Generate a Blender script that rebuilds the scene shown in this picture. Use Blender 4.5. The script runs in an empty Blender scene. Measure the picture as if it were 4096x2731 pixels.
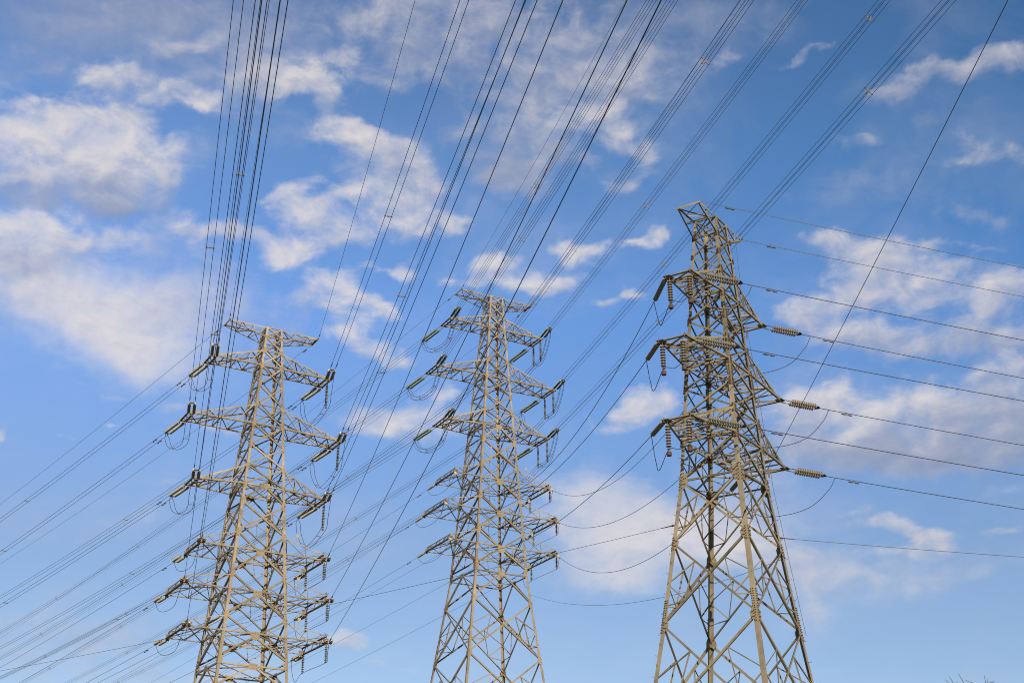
import bpy, math, random
import numpy as np
from math import radians, sin, cos, pi, sqrt
from mathutils import Vector, Matrix

random.seed(7)
S = bpy.context.scene
COL = S.collection

# ------------------------------------------------------------------ camera
EYE = 1.6
cam_d = bpy.data.cameras.new("camera")
cam_d.sensor_fit = 'HORIZONTAL'
cam_d.sensor_width = 36.0
cam_d.lens = 49.0
cam_d.clip_end = 20000
cam = bpy.data.objects.new("camera", cam_d)
COL.objects.link(cam)
cam.matrix_world = (Matrix.Translation((0, 0, EYE)) @ Matrix.Rotation(radians(90 + 24.471), 4, 'X')
                    @ Matrix.Rotation(radians(0.7018), 4, 'Z'))
S.camera = cam

# ------------------------------------------------------------------ view, sun
S.view_settings.view_transform = 'Standard'
S.view_settings.look = 'None'
S.view_settings.gamma = 1.0
S.view_settings.exposure = 0.0
S.cycles.max_bounces = 6
S.cycles.use_denoising = False
S.render.film_transparent = False
S.cycles.filter_width = 1.0

SUN_AZ, SUN_EL = 168.0, 24.0          # compass bearing clockwise from +Y (behind the viewer's left shoulder)
sd = bpy.data.lights.new("sun", 'SUN')
sd.energy = 5.0
sd.angle = radians(0.53)
sd.color = (1.0, 0.83, 0.60)
sun = bpy.data.objects.new("sun", sd)
COL.objects.link(sun)
sdir = Vector((sin(radians(SUN_AZ)) * cos(radians(SUN_EL)), cos(radians(SUN_AZ)) * cos(radians(SUN_EL)), sin(radians(SUN_EL))))
sun.rotation_euler = sdir.to_track_quat('Z', 'Y').to_euler()
sun.location = sdir * 300

# ------------------------------------------------------------------ sky
W = bpy.data.worlds.new("World")
S.world = W
W.use_nodes = True
nt = W.node_tree
nt.nodes.clear()

def N(kind, **kw):
    n = nt.nodes.new(kind)
    for k, v in kw.items():
        setattr(n, k, v)
    return n

def put(sock, val):
    if val is None:
        return
    if isinstance(val, bpy.types.NodeSocket):
        nt.links.new(val, sock)
    else:
        sock.default_value = val

def M(op, a, b=None, c=None, clamp=False):
    n = N('ShaderNodeMath', operation=op, use_clamp=clamp)
    put(n.inputs[0], a); put(n.inputs[1], b); put(n.inputs[2], c)
    return n.outputs[0]

def VM(op, a, b=None, c=None):
    n = N('ShaderNodeVectorMath', operation=op)
    put(n.inputs[0], a); put(n.inputs[1], b); put(n.inputs[2], c)
    return n.outputs[0]

def MIX(f, a, b):
    n = N('ShaderNodeMix', data_type='RGBA')
    put(n.inputs[0], f); put(n.inputs[6], a); put(n.inputs[7], b)
    return n.outputs[2]

def RNG(v, a, b, c=0.0, d=1.0, smooth=False):
    n = N('ShaderNodeMapRange', interpolation_type='SMOOTHSTEP' if smooth else 'LINEAR')
    put(n.inputs[0], v); put(n.inputs[1], a); put(n.inputs[2], b); put(n.inputs[3], c); put(n.inputs[4], d)
    return n.outputs[0]

def NOISE(vec, scale, detail, rough=0.55, dist=0.0):
    n = N('ShaderNodeTexNoise', noise_dimensions='3D')
    put(n.inputs['Vector'], vec)
    n.inputs['Scale'].default_value = scale
    n.inputs['Detail'].default_value = detail
    n.inputs['Roughness'].default_value = rough
    n.inputs['Distortion'].default_value = dist
    return n

def RAMP(f, stops):
    n = N('ShaderNodeValToRGB')
    cr = n.color_ramp
    cr.elements[0].position = stops[0][0]
    cr.elements[0].color = tuple(stops[0][1]) + (1,)
    cr.elements[1].position = stops[-1][0]
    cr.elements[1].color = tuple(stops[-1][1]) + (1,)
    for p, c in stops[1:-1]:
        cr.elements.new(p).color = tuple(c) + (1,)
    put(n.inputs[0], f)
    return n.outputs[0]

sky = N('ShaderNodeTexSky', sky_type='NISHITA')
sky.sun_disc = False
sky.sun_elevation = radians(SUN_EL)
sky.sun_rotation = radians(SUN_AZ)
sky.air_density = 1.0
sky.dust_density = 0.6
sky.ozone_density = 2.0
SKY_STRENGTH = 0.10
tc = N('ShaderNodeTexCoord')
xyz = N('ShaderNodeSeparateXYZ')
put(xyz.inputs[0], VM('NORMALIZE', tc.outputs['Generated']))
tint = RAMP(xyz.outputs[2], [(0.0, (1.1, 1.1, 1.15)), (0.2, (1.09, 1.07, 1.15)), (0.27, (1.10, 1.10, 1.20)), (0.43, (1.07, 1.38, 1.79)), (0.53, (1.0, 1.34, 1.66)), (0.62, (0.93, 1.16, 1.42)), (1.0, (0.9, 1.0, 1.2))])
# higher up the sky deepens towards the right
xc = M('MINIMUM', M('MAXIMUM', xyz.outputs[0], -0.4), 0.4)
xc = M('MULTIPLY', xc, RNG(xyz.outputs[2], 0.25, 0.52))
side = N('ShaderNodeCombineXYZ')
for i_, k_ in enumerate((-1.05, -0.55, -0.45)):
    put(side.inputs[i_], M('MULTIPLY_ADD', xc, k_, 1.0))
tint = VM('MULTIPLY', tint, side.outputs[0])
# sky tint dimmed overhead and behind the viewer, cutting fill light on the steel
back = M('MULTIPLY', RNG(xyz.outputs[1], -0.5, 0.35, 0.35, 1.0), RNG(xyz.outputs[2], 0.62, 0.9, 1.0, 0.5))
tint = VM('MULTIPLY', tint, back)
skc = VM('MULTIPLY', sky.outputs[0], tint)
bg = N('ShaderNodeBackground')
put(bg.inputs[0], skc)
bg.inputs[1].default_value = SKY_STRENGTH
wo = N('ShaderNodeOutputWorld')
nt.links.new(bg.outputs[0], wo.inputs[0])

# ------------------------------------------------------------------ clouds: a shell of sky 9 km away, seen through where it is clear
# each puff: bearing, height above the horizon, half width, half height (degrees), tilt, cover, brightness, softness
CLOUDS = [
    (-22.4,30.6,1.74,1.19,12,1,1,0), (-20.8,31.1,1.77,0.89,12,1,1,0), (-19.7,30.4,2.44,1.22,11,1,0.95,0), (-17.6,30.2,1.58,1.41,10,1,0.9,0), (-21.6,29.6,2.4,1.12,12,1,0.75,0), (-19.1,29.1,2.62,0.98,10,1,0.5,0.1),
    (-21.9,28.3,1.91,0.64,11,0.8,0.4,0.3), (-18.0,28.5,1.82,0.5,9,0.8,0.4,0.3), (-18.2,32.0,1.14,0.41,-5,0.45,0.7,0.5), (-21.7,27.1,1.75,0.79,0,1,0.95,0.2), (-19.7,26.9,1.95,0.65,5,0.9,0.85,0.4), (-21.5,26.0,1.92,0.72,10,0.75,0.6,0.6),
    (-18.2,27.3,0.83,0.3,9,0.6,0.8,0.3), (-20.2,25.0,2.42,0.97,-6,0.6,0.9,1), (-17.7,24.2,2.82,1.33,-13,0.66,0.98,1), (-16.7,23.1,2.01,1.01,-18,0.62,1,1), (-15.2,24.7,1.52,1.52,7,0.42,0.8,1), (-21.2,24.2,1.44,0.8,10,0.4,0.7,1),
    (-21.4,25.7,0.96,0.48,10,0.6,0.7,0.8), (-16.0,35.0,1.26,0.47,15,0.95,0.6,0.3), (-19.3,33.2,1.03,0.63,32,0.9,0.85,0.1), (-17.4,33.3,1.16,0.4,10,0.8,0.75,0.2), (-15.4,33.0,0.97,0.4,4,0.95,0.95,0.1), (-22.4,33.2,0.64,0.19,29,0.45,0.5,0.6),
    (-18.3,33.7,0.66,0.2,11,0.4,0.6,0.5), (-17.4,36.4,3.29,0.9,11,0.5,0.4,1), (-21.4,34.2,3.56,1.13,23,0.3,0.4,1), (-13.3,35.5,3.43,1.54,28,0.3,0.5,1), (-11.1,32.5,2.07,1.04,7,0.15,0.5,1), (-14.3,26.2,2.73,1.36,-24,0.25,0.7,1),
    (-12.0,25.0,2.42,1.21,-15,0.2,0.75,1), (-15.5,31.1,1.01,0.84,9,0.22,0.6,1), (8.0,34.6,1.72,1.54,26,0.25,0.45,1), (11.2,36.8,2.38,1.02,-6,0.25,0.4,1), (15.6,30.2,2.34,0.83,13,0.2,0.5,1), (19.3,29.4,1.95,0.65,-9,0.22,0.5,1),
    (9.8,18.2,2.08,1.04,-2,0.3,0.75,1), (-15.3,16.7,3.3,0.99,31,0.15,0.7,1), (-22.2,35.2,2.53,0.79,14,0.3,0.3,1), (-10.5,34.6,1.63,0.77,-3,1,0.95,0), (-11.9,34.3,1.2,0.51,7,0.75,0.7,0.3), (-9.4,33.9,0.77,0.68,-55,0.8,0.7,0.3),
    (-12.6,35.3,1.21,0.78,37,0.55,0.6,0.6), (-8.2,35.5,0.56,0.56,44,0.9,0.75,0.1), (-14.3,34.0,1.01,0.34,9,0.4,0.6,0.6), (-13.0,33.3,1.02,0.34,8,0.35,0.6,0.7), (-6.7,37.5,2.43,0.78,19,0.75,0.62,0.4), (-4.0,36.9,2.97,1.22,18,0.55,0.5,0.45),
    (-0.8,37.5,2.61,1.05,1,0.6,0.55,0.4), (-1.6,35.5,3.33,1.23,-8,0.55,0.45,0.45), (2.3,36.0,2.28,1.4,-11,0.6,0.5,0.4), (1.2,34.3,2.47,1.23,0,0.6,0.45,0.4), (4.3,36.5,1.73,1.04,18,0.5,0.45,0.45), (0.3,36.4,1.05,0.52,20,0.4,0.7,0.2),
    (2.9,35.1,1.04,0.52,29,0.45,0.7,0.2), (-2.7,36.6,1.05,0.42,27,0.35,0.65,0.2), (-0.7,34.1,1.06,0.42,-9,0.35,0.6,0.2), (4.6,35.1,1.92,1.05,-2,0.85,0.55,0.3), (-1.1,32.5,2.3,1.06,-9,0.65,0.4,0.45), (1.2,32.5,1.59,0.97,-30,0.65,0.42,0.4),
    (-0.0,31.1,1.6,0.71,-9,0.8,0.4,0.5), (1.9,33.5,1.06,0.62,0,0.9,0.7,0.2), (4.0,33.7,1.06,0.62,-2,0.95,0.8,0.1), (0.8,31.4,1.06,0.46,20,0.8,0.6,0.3), (-5.7,35.5,1.4,0.7,19,0.55,0.5,0.6), (5.7,35.9,1.04,1.04,-3,0.6,0.5,0.5),
    (8.0,37.5,2.75,0.77,-4,0.4,0.3,1), (-8.0,32.4,1.22,0.9,-15,0.95,0.9,0.1), (-6.2,32.1,1.14,0.56,4,0.85,0.8,0.2), (-4.7,31.3,1.32,0.67,-17,0.85,0.75,0.2), (-6.6,31.1,1.58,0.53,-11,0.5,0.65,0.5), (-9.4,29.7,1.93,0.79,13,0.95,0.95,0.1),
    (-7.4,30.2,1.24,0.49,19,0.85,0.9,0.2), (-8.5,28.7,1.93,0.79,-10,0.9,0.9,0.15), (-7.6,28.2,1.06,0.44,4,0.6,0.7,0.4), (-10.6,27.5,1.31,0.66,6,1,1,0.05), (-12.4,28.1,2.41,0.48,-4,0.75,0.85,0.3), (-14.5,28.1,1.53,0.37,-3,0.5,0.8,0.5),
    (-4.7,29.4,1.95,0.75,3,0.9,0.85,0.15), (-2.4,29.4,0.57,0.39,2,0.85,0.9,0.1), (-4.1,30.7,1.24,0.71,-27,0.6,0.7,0.4), (-5.5,29.9,0.88,0.39,3,0.6,0.7,0.4), (-8.3,26.4,1.41,0.67,4,0.95,1,0.05), (-7.1,25.9,1.5,0.67,-11,0.95,0.95,0.05),
    (-6.1,25.6,0.67,0.35,3,0.9,0.9,0.1), (-9.4,25.7,0.88,0.32,5,0.55,0.7,0.4), (-7.4,24.4,1.24,0.74,-16,0.95,1,0.05), (-6.2,23.8,1.24,0.57,-17,0.8,0.8,0.2), (-5.3,23.5,0.71,0.32,3,0.6,0.7,0.4), (-5.4,27.2,0.85,0.32,-2,0.9,0.95,0.1),
    (-3.3,26.8,0.61,0.25,2,0.85,0.9,0.1), (-4.8,27.6,0.71,0.25,3,0.3,0.6,0.5), (-1.0,27.4,1.34,0.57,9,0.85,0.9,0.2), (0.8,26.8,1.34,0.5,-5,0.95,0.9,0.1), (-0.4,27.8,0.89,0.36,21,0.6,0.8,0.3), (-1.8,26.7,0.89,0.36,1,0.6,0.8,0.3),
    (1.9,26.6,0.71,0.32,0,0.5,0.8,0.4), (3.1,28.1,1.39,0.53,11,1,1,0.05), (4.2,28.4,0.53,0.27,19,0.75,0.85,0.2), (5.7,28.6,0.46,0.27,-2,0.9,0.9,0.1), (6.7,28.6,0.42,0.28,18,0.85,0.85,0.1), (4.7,26.2,1.1,0.3,5,0.85,0.85,0.2),
    (5.4,32.1,1.23,0.56,-12,0.75,0.65,0.25), (6.5,32.0,0.7,0.35,-3,0.6,0.7,0.3), (5.4,30.8,0.92,0.39,8,0.85,0.7,0.1), (4.8,33.0,0.97,0.49,-2,0.8,0.75,0.2), (6.3,34.4,1.05,0.38,-13,0.6,0.6,0.3), (3.5,31.7,0.53,0.25,-1,0.5,0.6,0.4),
    (6.4,31.3,0.53,0.25,-3,0.5,0.6,0.4), (10.0,35.4,0.61,0.41,25,0.65,0.6,0.25), (13.9,35.2,0.6,0.36,23,0.65,0.6,0.2), (15.3,35.5,0.59,0.33,12,0.65,0.6,0.2), (8.9,35.1,0.69,0.35,-5,0.35,0.45,0.6), (19.4,33.7,1.76,0.48,10,0.65,0.5,0.3),
    (21.4,34.0,2.04,0.6,4,0.78,0.55,0.3), (23.3,34.0,1.25,0.55,-13,0.75,0.55,0.3), (18.2,33.4,0.97,0.32,11,0.45,0.45,0.5), (21.0,30.7,0.98,0.62,-31,0.6,0.6,0.35), (23.0,30.4,0.55,0.44,-11,0.6,0.6,0.3), (16.6,31.8,0.53,0.25,2,0.6,0.6,0.2),
    (15.4,31.8,0.84,0.25,-8,0.3,0.5,0.5), (19.0,32.3,0.65,0.65,-10,0.25,0.4,0.8), (20.4,30.2,0.64,0.29,-10,0.5,0.6,0.3), (21.2,28.2,0.97,0.32,-30,0.35,0.5,0.6), (14.3,28.1,0.94,0.51,-32,0.75,0.8,0.2), (16.0,27.2,1.85,0.92,-17,0.85,0.8,0.2),
    (18.3,27.3,2.13,0.49,2,0.7,0.75,0.35), (17.2,26.0,2.32,0.91,-7,0.92,0.72,0.15), (14.1,25.1,1.87,0.76,5,0.92,0.75,0.1), (15.6,25.5,1.68,0.67,4,0.9,0.75,0.15), (19.1,25.1,1.96,0.57,8,0.75,0.7,0.3), (20.3,26.2,1.29,0.4,-9,0.55,0.65,0.4),
    (21.5,24.5,1.44,0.96,13,0.95,0.75,0.15), (22.2,25.4,0.95,0.63,-9,0.7,0.7,0.3), (19.9,23.6,1.93,0.64,-8,0.75,0.55,0.35), (17.6,23.4,2.47,0.66,-7,0.6,0.6,0.4), (20.9,23.2,1.43,0.56,-8,0.8,0.5,0.3), (14.3,23.9,1.53,0.59,-5,0.75,0.65,0.3),
    (16.7,23.8,1.83,0.58,-6,0.7,0.6,0.3), (12.5,24.9,0.69,0.31,-5,0.5,0.7,0.3), (13.4,21.7,1.37,0.6,6,0.9,0.85,0.1), (14.4,20.9,2.36,1.01,-5,1,0.8,0.1), (17.1,21.2,1.98,0.83,-6,1,0.8,0.1), (19.0,20.5,1.94,0.97,-6,1,0.55,0.2),
    (20.9,20.6,1.43,1.43,-7,1,0.45,0.3), (19.9,19.5,2.56,1.12,-6,0.95,0.42,0.4), (16.7,19.0,3.63,0.66,-5,0.7,0.45,0.6), (12.0,20.3,1.2,1.03,-4,0.6,0.6,0.4), (21.3,21.9,1.27,0.64,3,0.75,0.7,0.25), (15.5,19.6,3.17,0.75,-5,0.95,0.45,0.3),
    (18.5,19.3,2.6,0.73,-6,0.9,0.4,0.4), (12.4,21.0,0.86,0.69,-4,0.8,0.7,0.2), (17.8,22.0,0.99,0.33,-6,0.6,0.8,0.2), (20.9,22.0,1.12,0.32,3,0.5,0.7,0.4), (12.8,19.8,1.19,0.51,-4,0.6,0.5,0.5), (5.3,21.4,1.51,0.75,7,1,0.9,0.05),
    (6.6,21.8,0.89,0.53,18,0.95,0.85,0.1), (4.3,20.8,0.71,0.28,-1,0.5,0.7,0.4), (5.9,22.4,0.71,0.27,8,0.6,0.8,0.3), (16.1,16.5,1.31,0.36,-14,0.7,0.8,0.2), (17.2,16.0,1.13,0.48,-20,0.75,0.75,0.2), (15.6,15.6,1.81,0.3,-7,0.7,0.75,0.3),
    (19.9,16.1,0.95,0.35,0,0.65,0.7,0.3), (15.2,16.8,0.67,0.24,16,0.5,0.75,0.3), (14.4,17.2,0.68,0.2,17,0.45,0.7,0.3), (20.1,17.3,0.96,0.24,5,0.4,0.7,0.4), (3.9,18.0,2.12,1.15,-16,0.62,1,0.8), (6.1,16.5,3.15,0.96,-6,0.68,1,0.8),
    (4.2,16.4,2.11,0.88,-1,0.42,1,1), (8.8,16.5,2.43,0.95,-2,0.6,0.95,1), (4.6,15.1,2.11,0.7,-1,0.5,0.95,1), (12.5,13.4,0.91,0.99,-33,0.45,0.8,1), (14.2,14.7,2.51,0.59,2,0.4,0.75,1), (12.1,15.5,1.53,0.68,-3,0.45,0.75,1),
    (17.4,14.3,2.62,0.49,11,0.3,0.7,1), (-3.2,22.2,0.98,0.57,12,0.85,0.9,0.2), (-4.1,20.7,1.42,0.71,2,0.75,0.85,0.4), (-5.2,21.2,1.06,0.5,3,0.6,0.8,0.5), (-4.8,20.9,0.62,0.27,2,0.6,0.85,0.4), (-6.2,21.1,1.06,0.53,3,0.45,0.75,0.7),
    (-2.6,21.3,0.8,0.5,2,0.7,0.8,0.3), (-2.8,28.4,0.46,0.18,12,0.5,0.75,0.3), (-9.5,27.0,0.52,0.17,-5,0.5,0.8,0.2), (-6.1,29.7,0.64,0.25,14,0.6,0.85,0.1), (-5.1,30.3,0.53,0.21,-7,0.5,0.8,0.2), (-8.6,32.9,0.7,0.35,20,0.7,0.9,0.1),
    (-7.0,32.8,0.52,0.21,-16,0.5,0.8,0.2), (-11.4,29.5,0.7,0.17,21,0.4,0.8,0.3), (3.1,27.0,0.53,0.14,-1,0.3,0.7,0.4), (-16.0,31.4,0.23,0.43,-11,0.6,0.9,0.1), (-16.0,30.3,0.34,0.3,9,0.6,0.85,0.1), (-17.5,32.5,0.59,0.16,0,0.5,0.8,0.3),
    (-20.0,31.9,0.97,0.19,12,0.6,0.95,0.1), (-22.7,31.9,0.95,0.22,18,0.6,0.95,0.1), (18.7,26.7,0.82,0.26,5,0.6,0.85,0.2), (21.0,27.1,0.8,0.23,-20,0.35,0.7,0.4), (13.0,25.7,0.52,0.24,26,0.5,0.8,0.2), (13.3,22.9,0.69,0.21,16,0.4,0.8,0.3),
    (11.8,22.3,0.69,0.24,6,0.5,0.85,0.2), (14.9,22.4,0.84,0.2,5,0.45,0.8,0.3), (-21.1,19.0,0.51,0.38,45,0.85,0.8,0.1), (-17.1,20.1,0.53,0.3,-4,0.85,0.95,0.1), (-19.4,19.4,0.42,0.15,-8,0.55,0.8,0.2), (-16.6,21.1,0.6,0.15,7,0.5,0.7,0.4),
    (-19.8,22.7,0.26,0.1,-12,0.45,0.6,0.3), (-14.5,20.9,0.85,0.2,6,0.4,0.7,0.5), (-12.8,20.0,1.03,0.24,0,0.55,0.8,0.4), (-9.5,21.9,0.52,0.17,4,0.45,0.7,0.4), (-18.2,21.4,0.33,0.2,8,0.35,0.6,0.4), (-14.7,17.9,0.34,0.08,5,0.4,0.7,0.4),
    (-6.4,12.1,1.38,0.19,2,0.7,0.75,0.4), (-5.1,11.3,0.69,0.28,2,0.6,0.8,0.3), (-4.4,11.0,0.69,0.14,-8,0.5,0.8,0.3), (-6.9,12.3,0.69,0.14,2,0.5,0.8,0.3), (-2.6,12.4,0.7,0.14,1,0.3,0.7,0.5), (-17.4,11.5,3.49,0.95,13,0.42,0.55,1),
    (-18.8,12.7,1.87,0.62,26,0.3,0.6,1), (-10.6,10.7,2.69,0.34,3,0.3,0.7,1), (-15.0,10.3,2.6,0.41,3,0.35,0.6,1),
]


def lattice_noise(x, y, seed):
    """smooth value noise on a unit lattice, -1..1"""
    rs = np.random.RandomState(seed)
    tab = rs.uniform(-1, 1, (64, 64))
    xi, yi = np.floor(x).astype(int), np.floor(y).astype(int)
    fx, fy = x - xi, y - yi
    fx = fx * fx * (3 - 2 * fx)
    fy = fy * fy * (3 - 2 * fy)
    g = lambda i, j: tab[(xi + i) % 64, (yi + j) % 64]
    return (g(0, 0) * (1 - fx) + g(1, 0) * fx) * (1 - fy) + (g(0, 1) * (1 - fx) + g(1, 1) * fx) * fy

def fbm(x, y, seed, n=5, gain=0.55):
    t, a = 0, 1.0
    for k in range(n):
        t = t + a * lattice_noise(x * 2 ** k + 11.3 * k, y * 2 ** k + 5.7 * k, seed + k)
        a *= gain
    return t

def build_clouds():
    step = 0.15
    az = np.arange(-36, 36.01, step)
    el = np.arange(5, 47.01, step)
    A, E = np.meshgrid(az, el)
    Aw = A + 0.40 * fbm(A * 0.75, E * 1.1, 3)
    Ew = E + 0.27 * fbm(A * 0.75, E * 1.1, 23)
    K = np.cos(np.radians(Ew))
    clear = np.ones_like(A)
    bw = np.full_like(A, 1e-5); bs = bw * 0.6; sf = bw * 0.3
    for a, e, rx, ry, rot, cv, br, so in CLOUDS:
        dx, dy = (Aw - a) * K, Ew - e
        cr, sr = cos(radians(rot)), sin(radians(rot))
        px, py = (dx * cr + dy * sr) / rx, (-dx * sr + dy * cr) / ry
        q = px * px + py * py
        w = np.minimum(1.0, cv * (1.0 if so < 0.5 else 1.25)) * np.exp(-0.75 * (q if so > 0.5 else q ** 1.25))
        if so < 0.5:
            w = w * (1 - 0.40 * np.clip(-py, 0, 1))      # flat bases thin out
        clear *= 1 - np.minimum(w, 0.985)
        w2 = w * w
        bw += w2
        bs += w2 * (br + (0.20 * np.clip(py, -1, 1) if so < 0.5 else 0))
        sf += w2 * so
    edge = np.clip((36 - np.abs(A)) / 4, 0, 1) * np.clip((E - 5) / 2, 0, 1) * np.clip((47 - E) / 3, 0, 1)
    cover = (1 - clear) * edge
    ny, nx = A.shape
    R = 9000.0
    co = np.empty((ny * nx, 3), dtype=np.float32)
    ar, er = np.radians(A.ravel()), np.radians(E.ravel())
    co[:, 0] = R * np.sin(ar) * np.cos(er)
    co[:, 1] = R * np.cos(ar) * np.cos(er)
    co[:, 2] = R * np.sin(er)
    idx = np.arange(ny * nx).reshape(ny, nx)
    quads = np.stack([idx[:-1, :-1], idx[1:, :-1], idx[1:, 1:], idx[:-1, 1:]], -1).reshape(-1, 4)
    me = bpy.data.meshes.new("sky")
    me.vertices.add(ny * nx)
    me.vertices.foreach_set("co", co.ravel())
    me.loops.add(quads.size)
    me.loops.foreach_set("vertex_index", quads.ravel().astype(np.int32))
    me.polygons.add(len(quads))
    me.polygons.foreach_set("loop_start", (np.arange(len(quads)) * 4).astype(np.int32))
    for nm, arr in (("cover", cover), ("bright", bs / bw), ("soft", sf / bw)):
        at = me.attributes.new(nm, 'FLOAT', 'POINT')
        at.data.foreach_set("value", arr.ravel().astype(np.float32))
    me.update()
    me.polygons.foreach_set("use_smooth", np.ones(len(quads), dtype=bool))
    return me

sky_mat = bpy.data.materials.new("cloud_sky")
sky_mat.use_nodes = True
nt = sky_mat.node_tree
nt.nodes.clear()
geo = N('ShaderNodeNewGeometry')
xyz = N('ShaderNodeSeparateXYZ')
put(xyz.inputs[0], VM('NORMALIZE', geo.outputs['Position']))
azd = M('MULTIPLY', M('ARCTAN2', xyz.outputs[0], xyz.outputs[1]), 180 / pi)
eld = M('MULTIPLY', M('ARCSINE', xyz.outputs[2]), 180 / pi)
cmb = N('ShaderNodeCombineXYZ')
put(cmb.inputs[0], M('MULTIPLY', azd, 0.66)); put(cmb.inputs[1], eld); put(cmb.inputs[2], 3.7)
P2 = cmb.outputs[0]
def attr(nm):
    return N('ShaderNodeAttribute', attribute_name=nm).outputs['Fac']
cover, bright, soft = attr("cover"), attr("bright"), attr("soft")
big = NOISE(P2, 0.85, 10, 0.6, 0.35)
big2 = NOISE(VM('ADD', P2, (-0.25, 0.32, 0.0)), 0.85, 3, 0.5, 0.35)
nz = M('SUBTRACT', big.outputs['Fac'], 0.5)
amp = M('MULTIPLY', RNG(soft, 0.0, 1.0, 1.9, 0.8), RNG(cover, 0.65, 1.0, 1.0, 0.5))
dens = M('MULTIPLY_ADD', nz, amp, cover)
alpha = RNG(dens, RNG(soft, 0.0, 1.0, 0.33, -0.02), RNG(soft, 0.0, 1.0, 1.32, 1.2), 0.0, 1.0, smooth=True)
alpha = M('MULTIPLY', alpha, RNG(cover, 0.02, 0.18))
alpha = M('MULTIPLY', alpha, RNG(soft, 0.0, 1.0, 0.96, 0.88))
veil = NOISE(P2, 0.16, 6, 0.6, 0.6)
alpha = M('SUBTRACT', 1.0, M('MULTIPLY', M('SUBTRACT', 1.0, alpha), M('SUBTRACT', 1.0, RNG(veil.outputs['Fac'], 0.46, 0.80, 0.0, 0.20))))
relief = M('SUBTRACT', big.outputs['Fac'], big2.outputs['Fac'])
lit = M('ADD', bright, M('MULTIPLY', relief, RNG(soft, 0, 1, 0.85, 0.6)))
lit = M('ADD', lit, RNG(dens, 0.5, 1.4, 0.06, -0.08))
ccol = RAMP(lit, [(0.15, (0.250, 0.300, 0.430)), (0.48, (0.385, 0.410, 0.520)), (0.75, (0.610, 0.590, 0.625)), (1.0, (0.800, 0.740, 0.705))])
em = N('ShaderNodeEmission')
put(em.inputs[0], ccol)
tr = N('ShaderNodeBsdfTransparent')
mx = N('ShaderNodeMixShader')
put(mx.inputs[0], alpha)
nt.links.new(tr.outputs[0], mx.inputs[1])
nt.links.new(em.outputs[0], mx.inputs[2])
mo = N('ShaderNodeOutputMaterial')
nt.links.new(mx.outputs[0], mo.inputs[0])
sky_mat.cycles.emission_sampling = 'NONE'
sky_me = build_clouds()
sky_me.materials.append(sky_mat)
sky_ob = bpy.data.objects.new("sky", sky_me)
sky_ob['kind'] = 'structure'
sky_ob['label'] = 'blue evening sky with scattered cream and grey clouds'
COL.objects.link(sky_ob)

# ------------------------------------------------------------------ materials
def material(name, base, rough=0.6, metal=0.0, noise=None, dark=None, spec=0.5, bump=0.0, trans=0.0, vary=0.0):
    """noise: (scale, second colour, low, high)"""
    m = bpy.data.materials.new(name)
    m.use_nodes = True
    t = m.node_tree
    b = t.nodes['Principled BSDF']
    b.inputs['Roughness'].default_value = rough
    b.inputs['Metallic'].default_value = metal
    b.inputs['Specular IOR Level'].default_value = spec
    b.inputs['Transmission Weight'].default_value = trans
    b.inputs['Base Color'].default_value = tuple(base) + (1,)
    if noise:
        c = t.nodes.new('ShaderNodeTexCoord')
        src = c.outputs['Object']
        n = t.nodes.new('ShaderNodeTexNoise')
        n.inputs['Scale'].default_value = noise[0]
        n.inputs['Detail'].default_value = 6
        n.inputs['Roughness'].default_value = 0.65
        t.links.new(src, n.inputs['Vector'])
        r = t.nodes.new('ShaderNodeMapRange')
        r.inputs[1].default_value = noise[2]
        r.inputs[2].default_value = noise[3]
        t.links.new(n.outputs['Fac'], r.inputs[0])
        mx = t.nodes.new('ShaderNodeMix')
        mx.data_type = 'RGBA'
        mx.inputs[6].default_value = tuple(base) + (1,)
        mx.inputs[7].default_value = tuple(noise[1]) + (1,)
        t.links.new(r.outputs[0], mx.inputs[0])
        out = mx.outputs[2]
        if dark:
            n2 = t.nodes.new('ShaderNodeTexNoise')
            n2.inputs['Scale'].default_value = dark[0]
            n2.inputs['Detail'].default_value = 3
            t.links.new(src, n2.inputs['Vector'])
            r2 = t.nodes.new('ShaderNodeMapRange')
            r2.inputs[1].default_value = dark[2]
            r2.inputs[2].default_value = dark[3]
            t.links.new(n2.outputs['Fac'], r2.inputs[0])
            m2 = t.nodes.new('ShaderNodeMix')
            m2.data_type = 'RGBA'
            t.links.new(r2.outputs[0], m2.inputs[0])
            t.links.new(out, m2.inputs[6])
            m2.inputs[7].default_value = tuple(dark[1]) + (1,)
            out = m2.outputs[2]
        if vary:
            # every bar is galvanised a little differently
            gi = t.nodes.new('ShaderNodeNewGeometry')
            rg = t.nodes.new('ShaderNodeMapRange')
            rg.inputs[3].default_value = 1.06 - vary
            rg.inputs[4].default_value = 1.06
            t.links.new(gi.outputs['Random Per Island'], rg.inputs[0])
            vm = t.nodes.new('ShaderNodeVectorMath')
            vm.operation = 'MULTIPLY'
            t.links.new(out, vm.inputs[0])
            t.links.new(rg.outputs[0], vm.inputs[1])
            out = vm.outputs[0]
        t.links.new(out, b.inputs['Base Color'])
        if bump:
            bp = t.nodes.new('ShaderNodeBump')
            bp.inputs['Strength'].default_value = bump
            t.links.new(n.outputs['Fac'], bp.inputs['Height'])
            t.links.new(bp.outputs['Normal'], b.inputs['Normal'])
    return m

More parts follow.
